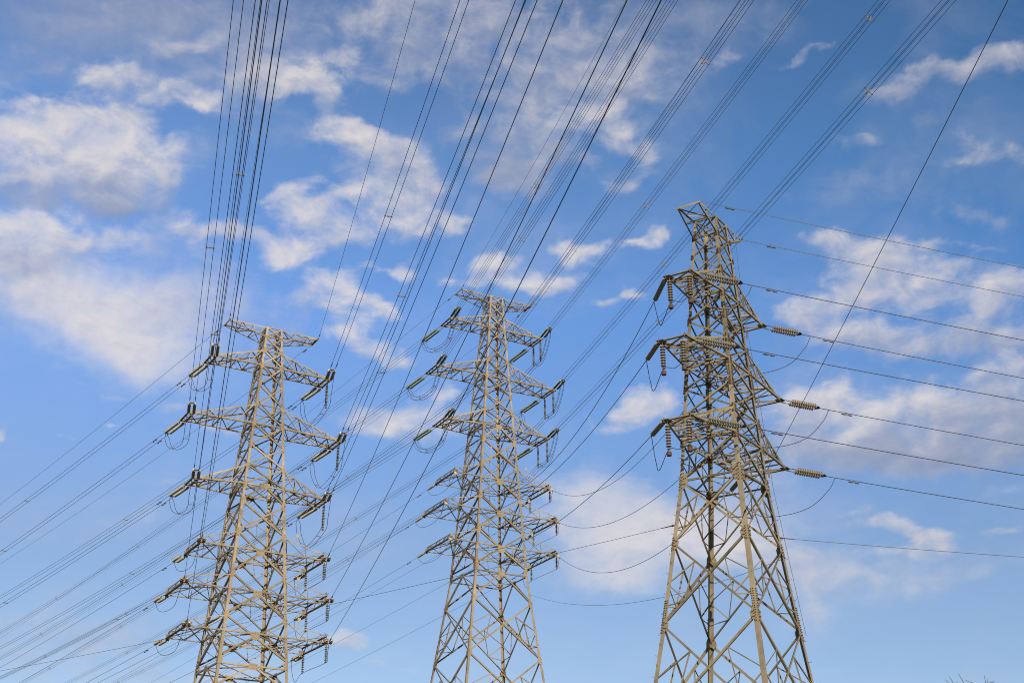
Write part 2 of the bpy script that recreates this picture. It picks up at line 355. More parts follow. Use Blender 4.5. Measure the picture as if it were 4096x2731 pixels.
STEEL_TAN = material("weathered_steel_tan", (0.344, 0.290, 0.200), 0.62, 0.0, (1.3, (0.213, 0.175, 0.119), 0.40, 0.70), (0.35, (0.413, 0.356, 0.256), 0.45, 0.7), vary=0.55)
STEEL_WARM = material("weathered_steel_warm", (0.375, 0.312, 0.215), 0.62, 0.0, (1.1, (0.225, 0.181, 0.125), 0.40, 0.70), (0.3, (0.450, 0.388, 0.281), 0.45, 0.7), vary=0.55)
STEEL_GREY = material("galvanised_steel_grey", (0.319, 0.285, 0.210), 0.6, 0.0, (1.6, (0.200, 0.175, 0.125), 0.40, 0.70), (0.5, (0.388, 0.338, 0.244), 0.45, 0.7), vary=0.55)
RUST = material("rusty_steel", (0.17, 0.085, 0.05), 0.85, 0.1, (9, (0.07, 0.045, 0.035), 0.4, 0.65))
BOLT = material("rusty_bolts", (0.14, 0.10, 0.07), 0.7, 0.3)
HARDW = material("dark_galvanised_fittings", (0.10, 0.10, 0.095), 0.55, 0.5)
CABLE = material("dark_aluminium_cable", (0.085, 0.085, 0.088), 0.55, 0.4)
CABLE_PALE = material("pale_ground_cable", (0.17, 0.165, 0.15), 0.55, 0.4)
CLAMP = material("pale_cast_clamp", (0.22, 0.195, 0.16), 0.6, 0.1)
GLASS_OLIVE = material("olive_glass_discs", (0.27, 0.265, 0.22), 0.25, 0.0, (6, (0.34, 0.32, 0.26), 0.4, 0.7), None, 0.5)
GLASS_TEAL = material("teal_glass_discs", (0.12, 0.20, 0.17), 0.25, 0.0, (5, (0.16, 0.25, 0.21), 0.4, 0.7), None, 0.5)
GLASS_GREY = material("grey_glass_discs", (0.25, 0.24, 0.205), 0.22, 0.0, (8, (0.31, 0.29, 0.235), 0.4, 0.7), None, 0.6)
PORCELAIN = material("weathered_porcelain_discs", (0.30, 0.255, 0.19), 0.35, 0.0, (7, (0.16, 0.13, 0.10), 0.4, 0.7))
CREAM = material("cream_porcelain_discs", (0.55, 0.45, 0.31), 0.4)
SIGN_W = material("white_enamel_plate", (0.45, 0.41, 0.34), 0.5)
SIGN_R = material("red_enamel_mark", (0.45, 0.10, 0.06), 0.5)
CONCRETE = material("footing_concrete", (0.36, 0.35, 0.32), 0.9, 0.0, (3, (0.26, 0.25, 0.23), 0.4, 0.7))
GROUND = material("dry_grass_ground", (0.10, 0.10, 0.045), 0.95, 0.0, (0.25, (0.16, 0.13, 0.07), 0.4, 0.65), (4.0, (0.06, 0.075, 0.03), 0.45, 0.7))
BARK = material("twig_bark", (0.11, 0.085, 0.065), 0.9, 0.0, (12, (0.06, 0.05, 0.04), 0.4, 0.7))
LEAF = material("olive_leaf", (0.055, 0.062, 0.022), 0.6, 0.0, (2.5, (0.10, 0.085, 0.035), 0.4, 0.65))

# ------------------------------------------------------------------ mesh helpers
class MB:
    def __init__(s):
        s.v, s.f, s.mi = [], [], []

    def add(s, vs, fs, mi=0):
        o = len(s.v)
        s.v += [tuple(p) for p in vs]
        s.f += [tuple(i + o for i in f) for f in fs]
        s.mi += [mi] * len(fs)

    def lbar(s, p0, p1, w, da, db, t=None, mi=0):
        """angle-steel bar: heel along p0-p1, flanges towards da and db"""
        p0, p1 = Vector(p0), Vector(p1)
        ax = (p1 - p0)
        if ax.length < 1e-4:
            return
        ax.normalize()
        a = Vector(da); a -= ax * a.dot(ax)
        if a.length < 1e-4:
            a = ax.orthogonal()
        a.normalize()
        b = Vector(db); b -= ax * b.dot(ax); b -= a * b.dot(a)
        if b.length < 1e-4:
            b = ax.cross(a)
        b.normalize()
        t = t or max(0.010, w * 0.11)
        sec = [(0, 0), (w, 0), (w, t), (t, t), (t, w), (0, w)]
        vs = [p0 + a * x + b * y for x, y in sec] + [p1 + a * x + b * y for x, y in sec]
        fs = [(i, (i + 1) % 6, 6 + (i + 1) % 6, 6 + i) for i in range(6)] + [(5, 4, 3, 2, 1, 0), (6, 7, 8, 9, 10, 11)]
        s.add(vs, fs, mi)

    def box(s, c, ax, ay, az, mi=0):
        c, ax, ay, az = Vector(c), Vector(ax), Vector(ay), Vector(az)
        vs = [c + ax * i + ay * j + az * k for i in (-1, 1) for j in (-1, 1) for k in (-1, 1)]
        s.add(vs, [(0, 1, 3, 2), (4, 6, 7, 5), (0, 4, 5, 1), (2, 3, 7, 6), (0, 2, 6, 4), (1, 5, 7, 3)], mi)

    def plate(s, pts, n, t=0.014, mi=0):
        n = Vector(n).normalized() * t
        k = len(pts)
        vs = [Vector(p) - n / 2 for p in pts] + [Vector(p) + n / 2 for p in pts]
        fs = [tuple(range(k - 1, -1, -1)), tuple(range(k, 2 * k))] + [(i, (i + 1) % k, k + (i + 1) % k, k + i) for i in range(k)]
        s.add(vs, fs, mi)

    def tube(s, pts, r, n=6, caps=True, mi=0):
        pts = [Vector(p) for p in pts]
        rr = r if isinstance(r, (list, tuple)) else [r] * len(pts)
        o = len(s.v)
        ref = None
        for i, p in enumerate(pts):
            d = (pts[min(i + 1, len(pts) - 1)] - pts[max(i - 1, 0)]).normalized()
            if ref is None:
                ref = d.orthogonal().normalized()
            a = (ref - d * ref.dot(d)).normalized()
            ref = a
            b = d.cross(a)
            for k in range(n):
                th = 2 * pi * k / n
                s.v.append(tuple(p + (a * cos(th) + b * sin(th)) * rr[i]))
        for i in range(len(pts) - 1):
            for k in range(n):
                s.f.append((o + i * n + k, o + i * n + (k + 1) % n, o + (i + 1) * n + (k + 1) % n, o + (i + 1) * n + k))
                s.mi.append(mi)
        if caps:
            s.f.append(tuple(o + k for k in range(n - 1, -1, -1)))
            s.f.append(tuple(o + (len(pts) - 1) * n + k for k in range(n)))
            s.mi += [mi, mi]

    def lathe(s, p0, d, prof, n=12, mi=0):
        """prof: (distance along d, radius)"""
        d = Vector(d).normalized()
        a = d.orthogonal().normalized()
        b = d.cross(a)
        o = len(s.v)
        for x, r in prof:
            for k in range(n):
                th = 2 * pi * k / n
                s.v.append(tuple(Vector(p0) + d * x + (a * cos(th) + b * sin(th)) * max(r, 1e-4)))
        for i in range(len(prof) - 1):
            for k in range(n):
                s.f.append((o + i * n + k, o + i * n + (k + 1) % n, o + (i + 1) * n + (k + 1) % n, o + (i + 1) * n + k))
                s.mi.append(mi)
        s.f.append(tuple(o + k for k in range(n - 1, -1, -1)))
        s.f.append(tuple(o + (len(prof) - 1) * n + k for k in range(n)))
        s.mi += [mi, mi]

    def mesh(s, name, mats, smooth=False):
        me = bpy.data.meshes.new(name)
        me.from_pydata(s.v, [], s.f)
        for m in (mats if isinstance(mats, (list, tuple)) else [mats]):
            me.materials.append(m)
        if any(s.mi):
            me.polygons.foreach_set("material_index", s.mi)
        if smooth:
            me.polygons.foreach_set("use_smooth", [True] * len(s.f))
        me.update()
        return me

    def build(s, name, mats, parent=None, smooth=False):
        return link(s.mesh(name, mats, smooth), name, parent)

def link(me, name, parent=None, loc=None):
    o = bpy.data.objects.new(name, me)
    COL.objects.link(o)
    if parent is not None:
        o.parent = parent
    if loc is not None:
        o.location = loc
    return o

def tag(o, label, cat, group=None):
    o['label'] = label
    o['category'] = cat
    if group:
        o['group'] = group
    return o

def thing(name, loc, label, cat, group=None, rz=0.0):
    o = bpy.data.objects.new(name, None)
    o.empty_display_size = 0.5
    COL.objects.link(o)
    o.location = loc
    o.rotation_euler = (0, 0, rz)
    return tag(o, label, cat, group)

def lerp(a, b, t):
    return Vector(a) * (1 - t) + Vector(b) * t

# ------------------------------------------------------------------ ground
g = MB()
R0 = 6000.0
g.add([(R0 * cos(2 * pi * k / 48), R0 * sin(2 * pi * k / 48), 0) for k in range(48)], [tuple(range(48))])
go = g.build("ground", GROUND)
go['kind'] = 'structure'
go['label'] = 'dry grass ground under the towers'

# ------------------------------------------------------------------ lattice towers
class Tower:
    """body local axes: x along the crossarms, y across them; heights z above the ground"""
    def __init__(t, name, loc, yaw, prof, steel, legw, label, short):
        t.prof = sorted(prof)
        t.steel, t.legw, t.short = steel, legw, short
        t.root = thing(name, (loc[0], loc[1], 0), label, "tower", "steel lattice towers carrying power lines", radians(yaw + 45))
        t.rz = radians(yaw + 45)
        t.loc = Vector((loc[0], loc[1], 0))
        t.faces = [MB() for _ in range(4)]
        t.plans = []
        t.plates = []
        t.rivets = False
        t.step_mesh = {}
        t.step_from, t.step_gap = {'left': (23.0, 0.6), 'middle': (30.0, 0.92), 'right': (15.5, 0.54)}[short]

    def half(t, z):
        p = t.prof
        if z <= p[0][0]:
            a, b = p[0], p[1]
        else:
            a, b = p[-2], p[-1]
            for i in range(len(p) - 1):
                if p[i][0] <= z <= p[i + 1][0]:
                    a, b = p[i], p[i + 1]
                    break
        return a[1] + (b[1] - a[1]) * (z - a[0]) / (b[0] - a[0])

    SGN = [(-1, -1), (1, -1), (1, 1), (-1, 1)]           # near, right, far, left leg

    def leg(t, i, z):
        h = t.half(z)
        return Vector((t.SGN[i % 4][0] * h, t.SGN[i % 4][1] * h, z))

    def inward(t, i):
        """inward normal of the face between leg i and i+1"""
        a, b = t.SGN[i % 4], t.SGN[(i + 1) % 4]
        return Vector((-(a[0] + b[0]) / 2, -(a[1] + b[1]) / 2, 0))

    def bar(t, i, p0, p1, w, flip=1):
        n = t.inward(i)
        ax = (Vector(p1) - Vector(p0)).normalized()
        side = n.cross(ax)
        if side.z < 0:
            side = -side            # heel at the lower edge, standing flange turned inwards
        t.faces[i % 4].lbar(Vector(p0) + n * 0.012, Vector(p1) + n * 0.012, w, side, n)

    def xpanel(t, z1, z0, w, sub=0.0, faces=(0, 1, 2, 3), more=False):
        """crossed diagonals between heights z1 (top) and z0"""
        for i in faces:
            a1, b1, a0, b0 = t.leg(i, z1), t.leg(i + 1, z1), t.leg(i, z0), t.leg(i + 1, z0)
            off = t.inward(i) * (w * 0.14)
            t.bar(i, a1, b0, w)
            t.bar(i, b1 + off, a0 + off, w, -1)
            if sub:
                for (u1, w0, u0, w1, la) in ((a1, b0, a0, b1, i), (b1, a0, b0, a1, i + 1)):
                    q = 0.27
                    zm = (z1 + z0) / 2
                    mid = t.leg(la, zm)
                    qt = lerp(u1, w0, q)
                    qb = lerp(u0, w1, q)
                    t.bar(i, mid, qt, sub)
                    t.bar(i, mid, qb, sub)
                    t.bar(i, qt, qb, sub)
                    if more:
                        t.bar(i, qb, t.leg(la, z0 + (z1 - z0) * 0.23), sub)

    def horiz(t, z, w, faces=(0, 1, 2, 3), plan=True):
        for i in faces:
            t.bar(i, t.leg(i, z), t.leg(i + 1, z), w)
        if plan:
            m = [lerp(t.leg(i, z), t.leg(i + 1, z), 0.5) for i in range(4)]
            pl = MB()
            t.plans.append(pl)
            for i in range(4):
                pl.lbar(m[i] + Vector((0, 0, -0.02)), m[(i + 1) % 4] + Vector((0, 0, -0.02)), w * 0.7, (0, 0, 1), t.inward(i))
            pl.lbar(t.leg(0, z) + Vector((0, 0, -0.01)), t.leg(2, z) + Vector((0, 0, -0.01)), w * 0.6, (0, 0, 1), (1, -1, 0))

    def kpanel(t, z1, z0, w):
        """inverted V from the middle of the horizontal at z1 to the legs at z0"""
        for i in range(4):
            c = lerp(t.leg(i, z1), t.leg(i + 1, z1), 0.5)
            t.bar(i, c, t.leg(i, z0), w)
            t.bar(i, c, t.leg(i + 1, z0), w, -1)
            t.centre_plate(i, c, 0.30 * t.legw / 0.2, 0.22 * t.legw / 0.2)

    def centre_plate(t, i, c, hw, hh):
        n = t.inward(i)
        e = (t.leg(i + 1, c.z) - t.leg(i, c.z)).normalized()
        m = MB()
        o = c - n * 0.02
        z = Vector((0, 0, 1))
        pts = [o - e * hw + z * hh, o + e * hw + z * hh, o + e * hw * 1.05 - z * hh * 0.4, o + e * hw * 0.6 - z * hh, o - e * hw * 0.6 - z * hh, o - e * hw * 1.05 - z * hh * 0.4]
        m.plate(pts, n, 0.016)
        t.bolts(m, o - n * 0.02, e, z, -n, [(a * hw * 0.75, b * hh * 0.65) for a in (-1, -0.5, 0, 0.5, 1) for b in (-0.7, 0.9)])
        t.plates.append(m)

    def bolts(t, m, o, e, z, n, uv):
        r = 0.024 if t.rivets else 0.02
        for a, b in uv:
            p = o + e * a + z * b
            m.lathe(p, n, [(0, r), (0.05 if t.rivets else 0.03, r), (0.055 if t.rivets else 0.033, r * 0.5)], 5, 1)

    def gusset(t, i, z, size, up=1.0, dn=1.0):
        """plates on both faces at leg i, height z"""
        for k, fi in ((1, i), (-1, i - 1)):
            n = t.inward(fi)
            p = t.leg(i, z)
            other = t.leg(i + k, z)
            e = (other - p).normalized()
            ax = (t.leg(i, z + 0.5) - t.leg(i, z - 0.5)).normalized()
            o = p - n * 0.018
            m = MB()
            s = size
            pts = [o + ax * s * up, o + e * s * 0.55 + ax * s * 0.85 * up, o + e * s * 0.95 + ax * s * 0.25, o + e * s * 0.95 - ax * s * 0.25, o + e * s * 0.55 - ax * s * 0.85 * dn, o - ax * s * dn]
            m.plate(pts, n, 0.016)
            if t.rivets:
                uv = [(s * 0.14, s * y) for y in (-0.85, -0.5, -0.15, 0.2, 0.55, 0.85)] + [(s * 0.32, s * y) for y in (-0.7, -0.3, 0.1, 0.5)] + [(s * x, s * y) for x in (0.5, 0.68) for y in (-0.32, 0.32)]
            else:
                uv = [(s * 0.2, s * y) for y in (-0.7, -0.25, 0.2, 0.65)] + [(s * 0.6, s * y) for y in (-0.3, 0.3)]
            t.bolts(m, o - n * 0.012, e, ax, -n, uv)
            t.plates.append(m)

    def splice(t, i, z, ln):
        for k, fi in ((1, i), (-1, i - 1)):
            n = t.inward(fi)
            p = t.leg(i, z)
            e = (t.leg(i + k, z) - p).normalized()
            ax = (t.leg(i, z + 0.5) - t.leg(i, z - 0.5)).normalized()
            o = p - n * 0.012 + e * (t.legw * 0.5)
            m = MB()
            w = t.legw * 0.5
            m.plate([o - e * w + ax * ln, o + e * w + ax * ln, o + e * w - ax * ln, o - e * w - ax * ln], n, 0.018)
            t.bolts(m, o - n * 0.012, e, ax, -n, [(x * w * 0.5, y * ln) for x in (-1, 1) for y in (-0.85, -0.6, -0.35, -0.1, 0.15, 0.4, 0.65, 0.88)])
            t.plates.append(m)

    def big_arm(t, sg, ut, vf, vb, hb, ht, w, n=4, tipdrop=0.12, end2=0.42, thin=None, lift=0.0):
        """crossarm: sg side, tip distance ut, tip half widths vf (near) and vb (far), lower and upper heights"""
        m = MB()
        thin = thin or w * 0.55
        up = Vector((0, 0, 1))
        lf, lb = Vector((sg * t.half(hb), -t.half(hb), hb)), Vector((sg * t.half(hb), t.half(hb), hb))
        uf, ub = Vector((sg * t.half(ht), -t.half(ht), ht)), Vector((sg * t.half(ht), t.half(ht), ht))
        tf, tb = Vector((sg * ut, -vf, hb + lift)), Vector((sg * ut, vb, hb + lift))
        qf, qb = tf + Vector((-sg * 0.35, 0, tipdrop)), tb + Vector((-sg * 0.35, 0, tipdrop))
        X = Vector((1, 0, 0)); Y = Vector((0, 1, 0))
        m.lbar(lf, tf, w, Y, up)
        m.lbar(lb, tb, w, -Y, up)
        m.lbar(uf, qf, w * 0.85, Y, -up)
        m.lbar(ub, qb, w * 0.85, -Y, -up)
        # tip beams
        for dx in ((0.0, end2) if end2 else (0.0,)):
            a = tf + Vector((-sg * dx, -0.12, -0.012)); b = tb + Vector((-sg * dx, 0.12, -0.012))
            m.lbar(a, b, w * 0.8, up, -sg * X)
            m.lbar(a - sg * X * 0.02, b - sg * X * 0.02, w * 0.8, up, sg * X)
        if end2:
            for k in range(3):
                y0 = lerp(tf, tb, (k + 0.15) / 3); y1 = lerp(tf, tb, (k + 0.85) / 3)
                m.lbar(y0 - up * 0.03, y1 - sg * X * end2 - up * 0.03, thin, up, X)
        m.plate([tf + up * 0.14 - sg * X * 0.75, tf + up * 0.16 + sg * X * 0.1, tf - up * 0.10 + sg * X * 0.1, tf - up * 0.06 - sg * X * 0.75], Y, 0.018)
        m.plate([tb + up * 0.14 - sg * X * 0.75, tb + up * 0.16 + sg * X * 0.1, tb - up * 0.10 + sg * X * 0.1, tb - up * 0.06 - sg * X * 0.75], Y, 0.018)
        # lacing
        for k in range(n):
            f0, f1 = k / n, (k + 1) / n
            bf0, bf1, bb0, bb1 = lerp(lf, tf, f0), lerp(lf, tf, f1), lerp(lb, tb, f0), lerp(lb, tb, f1)
            cf0, cf1, cb0, cb1 = lerp(uf, qf, f0), lerp(uf, qf, f1), lerp(ub, qb, f0), lerp(ub, qb, f1)
            dz = up * 0.02
            if k % 2 == 0:
                m.lbar(bf0 + dz, bb1 + dz, thin * 1.15, up, X)
                m.lbar(cf1 - dz, cb0 - dz, thin, -up, X)
            else:
                m.lbar(bb0 + dz, bf1 + dz, thin * 1.15, up, X)
                m.lbar(cb1 - dz, cf0 - dz, thin, -up, X)
            if k:
                m.lbar(bf0 + dz * 1.8, bb0 + dz * 1.8, thin, up, X)
                if k < n - 1:
                    m.lbar(cf0 - dz * 1.8, cb0 - dz * 1.8, thin * 0.9, -up, X)
            for (b0, b1, c0, c1, yy) in ((bf0, bf1, cf0, cf1, Y * 0.02), (bb0, bb1, cb0, cb1, -Y * 0.02)):
                if k < n - 1:
                    m.lbar(b1 + yy, c1 + yy, thin * 0.8, X * sg, yy)
                    m.lbar(b1 + yy * 2, c0 + yy * 2, thin, X * sg, yy)
        return m, tf, tb

    def small_arm(t, sg, ut, v, hb, ht, w):
        """box crossarm as wide as the body with a lattice end beam"""
        m = MB()
        up = Vector((0, 0, 1)); X = Vector((1, 0, 0)); Y = Vector((0, 1, 0))
        thin = w * 0.55
        eh = 0.55
        lf, lb = Vector((sg * t.half(hb), -t.half(hb), hb)), Vector((sg * t.half(hb), t.half(hb), hb))
        uf, ub = Vector((sg * t.half(ht), -t.half(ht), ht)), Vector((sg * t.half(ht), t.half(ht), ht))
        tf, tb = Vector((sg * ut, -v, hb)), Vector((sg * ut, v, hb))
        qf, qb = tf + up * eh - sg * X * 0.1, tb + up * eh - sg * X * 0.1
        m.lbar(lf, tf, w * 0.9, Y, up)
        m.lbar(lb, tb, w * 0.9, -Y, up)
        m.lbar(uf, qf, w * 0.7, Y, -up)
        m.lbar(ub, qb, w * 0.7, -Y, -up)
        # end truss
        m.lbar(tf - Y * 0.1, tb + Y * 0.1, w * 1.3, up, -sg * X)
        m.lbar(tf - Y * 0.1 - sg * X * 0.02, tb + Y * 0.1 - sg * X * 0.02, w * 1.1, up, sg * X)
        m.lbar(qf, qb, w, -up, -sg * X)
        m.lbar(tf, qf, w * 0.8, Y, -sg * X)
        m.lbar(tb, qb, w * 0.8, -Y, -sg * X)
        nn = 6
        for k in range(nn):
            a, b = lerp(tf, tb, k / nn), lerp(tf, tb, (k + 1) / nn)
            c, d = lerp(qf, qb, k / nn), lerp(qf, qb, (k + 1) / nn)
            m.lbar(*((a, d) if k % 2 == 0 else (c, b)), thin, Y, -sg * X)
        # floor bracing
        dz = up * 0.02
        m.lbar(tf + dz, lb + dz, w * 0.95, up, X)
        m.lbar(tb + dz * 2, lerp(lf, tf, 0.5) + dz * 2, thin, up, X)
        m.lbar(lerp(lf, tf, 0.5) + dz * 3, lerp(lb, tb, 0.5) + dz * 3, thin, up, X)
        m.lbar(lerp(lf, tf, 0.5) + dz * 4, lb + dz * 4, thin, up, X)
        # sides
        for (l, tt, u, q, yy) in ((lf, tf, uf, qf, Y * 0.02), (lb, tb, ub, qb, -Y * 0.02)):
            m.lbar(lerp(l, tt, 0.5) + yy, lerp(u, q, 0.5) + yy, thin * 0.8, X, yy)
            m.lbar(lerp(l, tt, 0.5) + yy * 2, u + yy * 2, thin, X, yy)
            m.lbar(lerp(l, tt, 0.5) + yy * 2, lerp(u, q, 0.88) + yy * 2, thin, X, yy)
        m.lbar(uf - dz, lerp(ub, qb, 0.5) - dz, thin, -up, X)
        m.lbar(lerp(ub, qb, 0.5) - dz * 2, qf - dz * 2, thin, -up, X)
        for p, y in ((tf, 1), (tb, -1)):
            m.plate([p + up * 0.32 - sg * X * 0.45, p + up * 0.34 + sg * X * 0.06, p - up * 0.14 + sg * X * 0.04, p - up * 0.2 - sg * X * 0.2], Y, 0.018)
        return m, tf, tb

    def peak_arm(t, sg, ut, v, h0, h1, w, n=3, ztip=None):
        m = MB()
        up = Vector((0, 0, 1)); X = Vector((1, 0, 0)); Y = Vector((0, 1, 0))
        thin = w * 0.6
        zt = h1 if ztip is None else ztip
        lf, lb = Vector((sg * t.half(h0), -t.half(h0), h0)), Vector((sg * t.half(h0), t.half(h0), h0))
        uf, ub = Vector((sg * t.half(h1), -t.half(h1), h1)), Vector((sg * t.half(h1), t.half(h1), h1))
        tf, tb = Vector((sg * ut, -v, zt)), Vector((sg * ut, v, zt))
        d = up * 0.1
        m.lbar(lf, tf - d, w, Y, up)
        m.lbar(lb, tb - d, w, -Y, up)
        m.lbar(uf, tf, w, Y, -up)
        m.lbar(ub, tb, w, -Y, -up)
        m.lbar(tf - Y * 0.1, tb + Y * 0.1, w * 1.4, -up, -sg * X)
        for k in range(n):
            f0, f1 = k / n, (k + 1) / n
            for (l, u, tt, yy) in ((lf, uf, tf, Y * 0.02), (lb, ub, tb, -Y * 0.02)):
                if k < n - 1:
                    m.lbar(lerp(l, tt - d, f1) + yy, lerp(u, tt, f1) + yy, thin * 0.8, X, yy)
                    m.lbar(lerp(l, tt - d, f1) + yy * 2, lerp(u, tt, f0) + yy * 2, thin, X, yy)
            dz = up * 0.02
            if k % 2 == 0:
                m.lbar(lerp(uf, tf, f0) - dz, lerp(ub, tb, f1) - dz, thin, -up, X)
                m.lbar(lerp(lb, tb - d, f0) + dz, lerp(lf, tf - d, f1) + dz, thin, up, X)
            else:
                m.lbar(lerp(ub, tb, f0) - dz, lerp(uf, tf, f1) - dz, thin, -up, X)
                m.lbar(lerp(lf, tf - d, f0) + dz, lerp(lb, tb - d, f1) + dz, thin, up, X)
            if k:
                m.lbar(lerp(uf, tf, f0) - dz * 1.7, lerp(ub, tb, f0) - dz * 1.7, thin, -up, X)
                m.lbar(lerp(lf, tf - d, f0) + dz * 1.7, lerp(lb, tb - d, f0) + dz * 1.7, thin, up, X)
        return m, tf, tb

    def world(t, p):
        c, s = cos(t.rz), sin(t.rz)
        return Vector((t.loc.x + p[0] * c - p[1] * s, t.loc.y + p[0] * s + p[1] * c, p[2]))

    def finish(t, ztop, breaks):
        zs = [0.35] + sorted(breaks) + [ztop]
        for i in range(4):
            m = MB()
            sx, sy = t.SGN[i]
            for k in range(len(zs) - 1):
                w = t.legw * (1.0 if zs[k] < ztop * 0.55 else (0.88 if zs[k] < ztop * 0.8 else 0.72))
                m.lbar(t.leg(i, zs[k]), t.leg(i, zs[k + 1]), w, (-sx, 0, 0), (0, -sy, 0), w * 0.10)
            lg = m.build("leg", t.steel, t.root)
            # step bolts up two of the legs
            if i in t.step_legs:
                z, k = t.step_from, 0
                while z < ztop - 0.5:
                    d = Vector((sx, 0, 0)) if k % 2 else Vector((0, sy, 0))
                    q = t.leg(i, z) + Vector((-sx if not k % 2 else 0, 0 if not k % 2 else -sy, 0)) * t.legw * 0.45
                    key = (i, k % 2)
                    if key not in t.step_mesh:
                        sb = MB()
                        sb.tube([d * 0, d * 0.17, d * 0.17 + Vector((0, 0, 0.05))], 0.011, 5)
                        t.step_mesh[key] = sb.mesh("step_bolt", BOLT)
                    link(t.step_mesh[key], "step_bolt", lg, q)
                    z += t.step_gap
                    k += 1
            ft = MB()
            b = t.leg(i, 0.0)
            ft.box((b.x, b.y, 0.18), (0.55, 0, 0), (0, 0.55, 0), (0, 0, 0.2))
            ft.box((b.x, b.y, 0.42), (0.35, 0, 0), (0, 0.35, 0), (0, 0, 0.06))
            ft.build("footing", CONCRETE, t.root)
        for m in t.faces:
            m.build("face_bracing", t.steel, t.root)
        for m in t.plans:
            m.build("plan_bracing", t.steel, t.root)
        for m in t.plates:
            m.build("gusset_plate", [t.steel, BOLT if t.rivets else t.steel], t.root)

def sign_plate(t, p, w, h, tilt, mark=False):
    m = MB()
    p = Vector(p)
    e = Vector((cos(tilt), sin(tilt), 0))
    n = Vector((-sin(tilt), cos(tilt), 0))
    z = Vector((0, 0, 1))
    m.box(p, e * w, n * 0.008, z * h)
    if mark:
        for a, b, cw, chh in ((0, 0.62, 0.6, 0.08), (0, -0.62, 0.6, 0.08), (-0.6, 0, 0.08, 0.6), (0.6, 0, 0.08, 0.6), (0, 0, 0.25, 0.25)):
            m.box(p + e * w * a - n * 0.012 + z * h * b, e * w * cw, n * 0.003, z * h * chh, 1)
    for s in (-1, 1):
        m.tube([p + e * w * 0.6 * s - z * h, p + e * w * 0.6 * s - z * (h + 0.35)], 0.012, 5, True, 2)
    m.build("sign_plate", [SIGN_W, SIGN_R, t.steel], t.root)

def spikes(t, p, n=14, r=0.28):
    m = MB()
    for k in range(n):
        th = 2 * pi * k / n
        el = radians(random.uniform(35, 85))
        m.tube([Vector(p), Vector(p) + Vector((cos(th) * cos(el), sin(th) * cos(el), sin(el))) * r * random.uniform(0.8, 1.3)], 0.008, 4)
    m.build("bird_spikes", HARDW, t.root)

LEVEL6 = ["top", "second", "third", "fourth", "fifth", "lowest"]
LEVEL3 = ["top", "middle", "lowest"]
E0 = EYE
ARMTIP = {}

def four_circuit_tower(name, loc, yaw, prof, steel, legw, label, short, arms, smalls, peak, xp, kp, hz, hzplain, deep, wd):
    t = Tower(name, loc, yaw, prof, steel, legw, label, short)
    t.step_legs = (1, 3)
    for z1, z0, sub in xp:
        t.xpanel(z1 + E0, z0 + E0, wd * (1.0 if z1 < arms[-1][3] + 1 else 0.8), sub)
    for z1, z0, sub in deep:
        t.xpanel(z1 + E0, z0 + E0 if z0 > -1 else 0.5, wd, sub, more=True)
    for z1, z0 in kp:
        t.kpanel(z1 + E0, z0 + E0, wd)
    for z in hz:
        t.horiz(z + E0, wd * 0.85)
    for z in hzplain:
        t.horiz(z + E0, wd * 0.6, plan=False)
    z1, z0, ut, v = peak
    for sg in (-1, 1):
        m, tf, tb = t.peak_arm(sg, ut, v, z0 + E0, z1 + E0, wd * 0.62)
        m.build("ground_wire_arm", steel, t.root)
        ARMTIP[short, 'g', sg] = (tf, tb)
    for k, (um, up_, v, hb, ht) in enumerate(arms):
        for sg, ut in ((-1, um), (1, up_)):
            m, tf, tb = t.big_arm(sg, ut, v, v, hb + E0, ht + E0, wd * 0.88, 4)
            m.build("cross_arm", steel, t.root)
            ARMTIP[short, k, sg] = (tf, tb)
    for k, (um, up_, v, hb, ht) in enumerate(smalls):
        for sg, ut in ((-1, um), (1, up_)):
            m, tf, tb = t.small_arm(sg, ut, v, hb + E0, ht + E0, wd * 0.72)
            m.build("cross_arm", steel, t.root)
            ARMTIP[short, 3 + k, sg] = (tf, tb)
            if sg > 0:
                sign_plate(t, (t.half(ht) + 0.9, -t.half(ht) * 0.95, ht + E0 + 0.35), 0.15, 0.15, 0.3)
    return t

# left tower
LT = four_circuit_tower(
    "transmission_tower", (-20.88, 110.0), -16.08,
    [(0, 4.5), (25.48, 2.63), (48.56, 0.98), (51.35, 0.80), (52.3, 0.71)], STEEL_WARM, 0.23,
    "tan steel lattice tower with six crossarm levels, standing leftmost of the three", "left",
    [(5.32, 5.36, 0.98, 46.96, 48.44), (6.74, 6.76, 1.08, 41.49, 43.28), (5.76, 5.85, 0.98, 36.08, 37.77)],
    [(4.88, 5.56, 2.15, 30.6, 31.99), (5.95, 5.96, 2.42, 27.22, 28.39), (5.46, 6.02, 2.62, 23.88, 25.11)],
    (50.7, 49.75, 4.05, 0.72),
    [(50.7, 49.75, 0), (49.75, 48.44, 0), (48.44, 46.96, 0), (46.96, 45.15, 0), (45.15, 43.28, 0), (43.28, 41.49, 0), (41.49, 39.6, 0),
     (39.6, 37.77, 0), (37.77, 36.08, 0), (34.6, 31.99, 0.06), (31.99, 28.55, 0.055), (28.55, 25.15, 0.055), (25.15, 21.9, 0.055)],
    [(36.08, 34.6), (21.35, 19.6)],
    [46.96, 41.49, 36.08, 30.6, 27.22, 23.88, 21.35], [48.44, 43.28, 37.77, 49.75, 50.68],
    [(19.6, 14.0, 0.07), (14.0, 7.2, 0.075), (7.2, -1.1, 0.08)], 0.145)
for i in range(4):
    for z in (45.15, 43.28, 41.49, 39.6, 37.77, 36.08, 46.96, 48.44):
        LT.gusset(i, z + E0, 0.30)
    for z in (34.6, 31.99, 28.55, 25.15, 21.7, 19.6):
        LT.gusset(i, z + E0, 0.40)
    LT.splice(i, 33.3 + E0, 0.6)
    LT.splice(i, 22.6 + E0, 0.5)
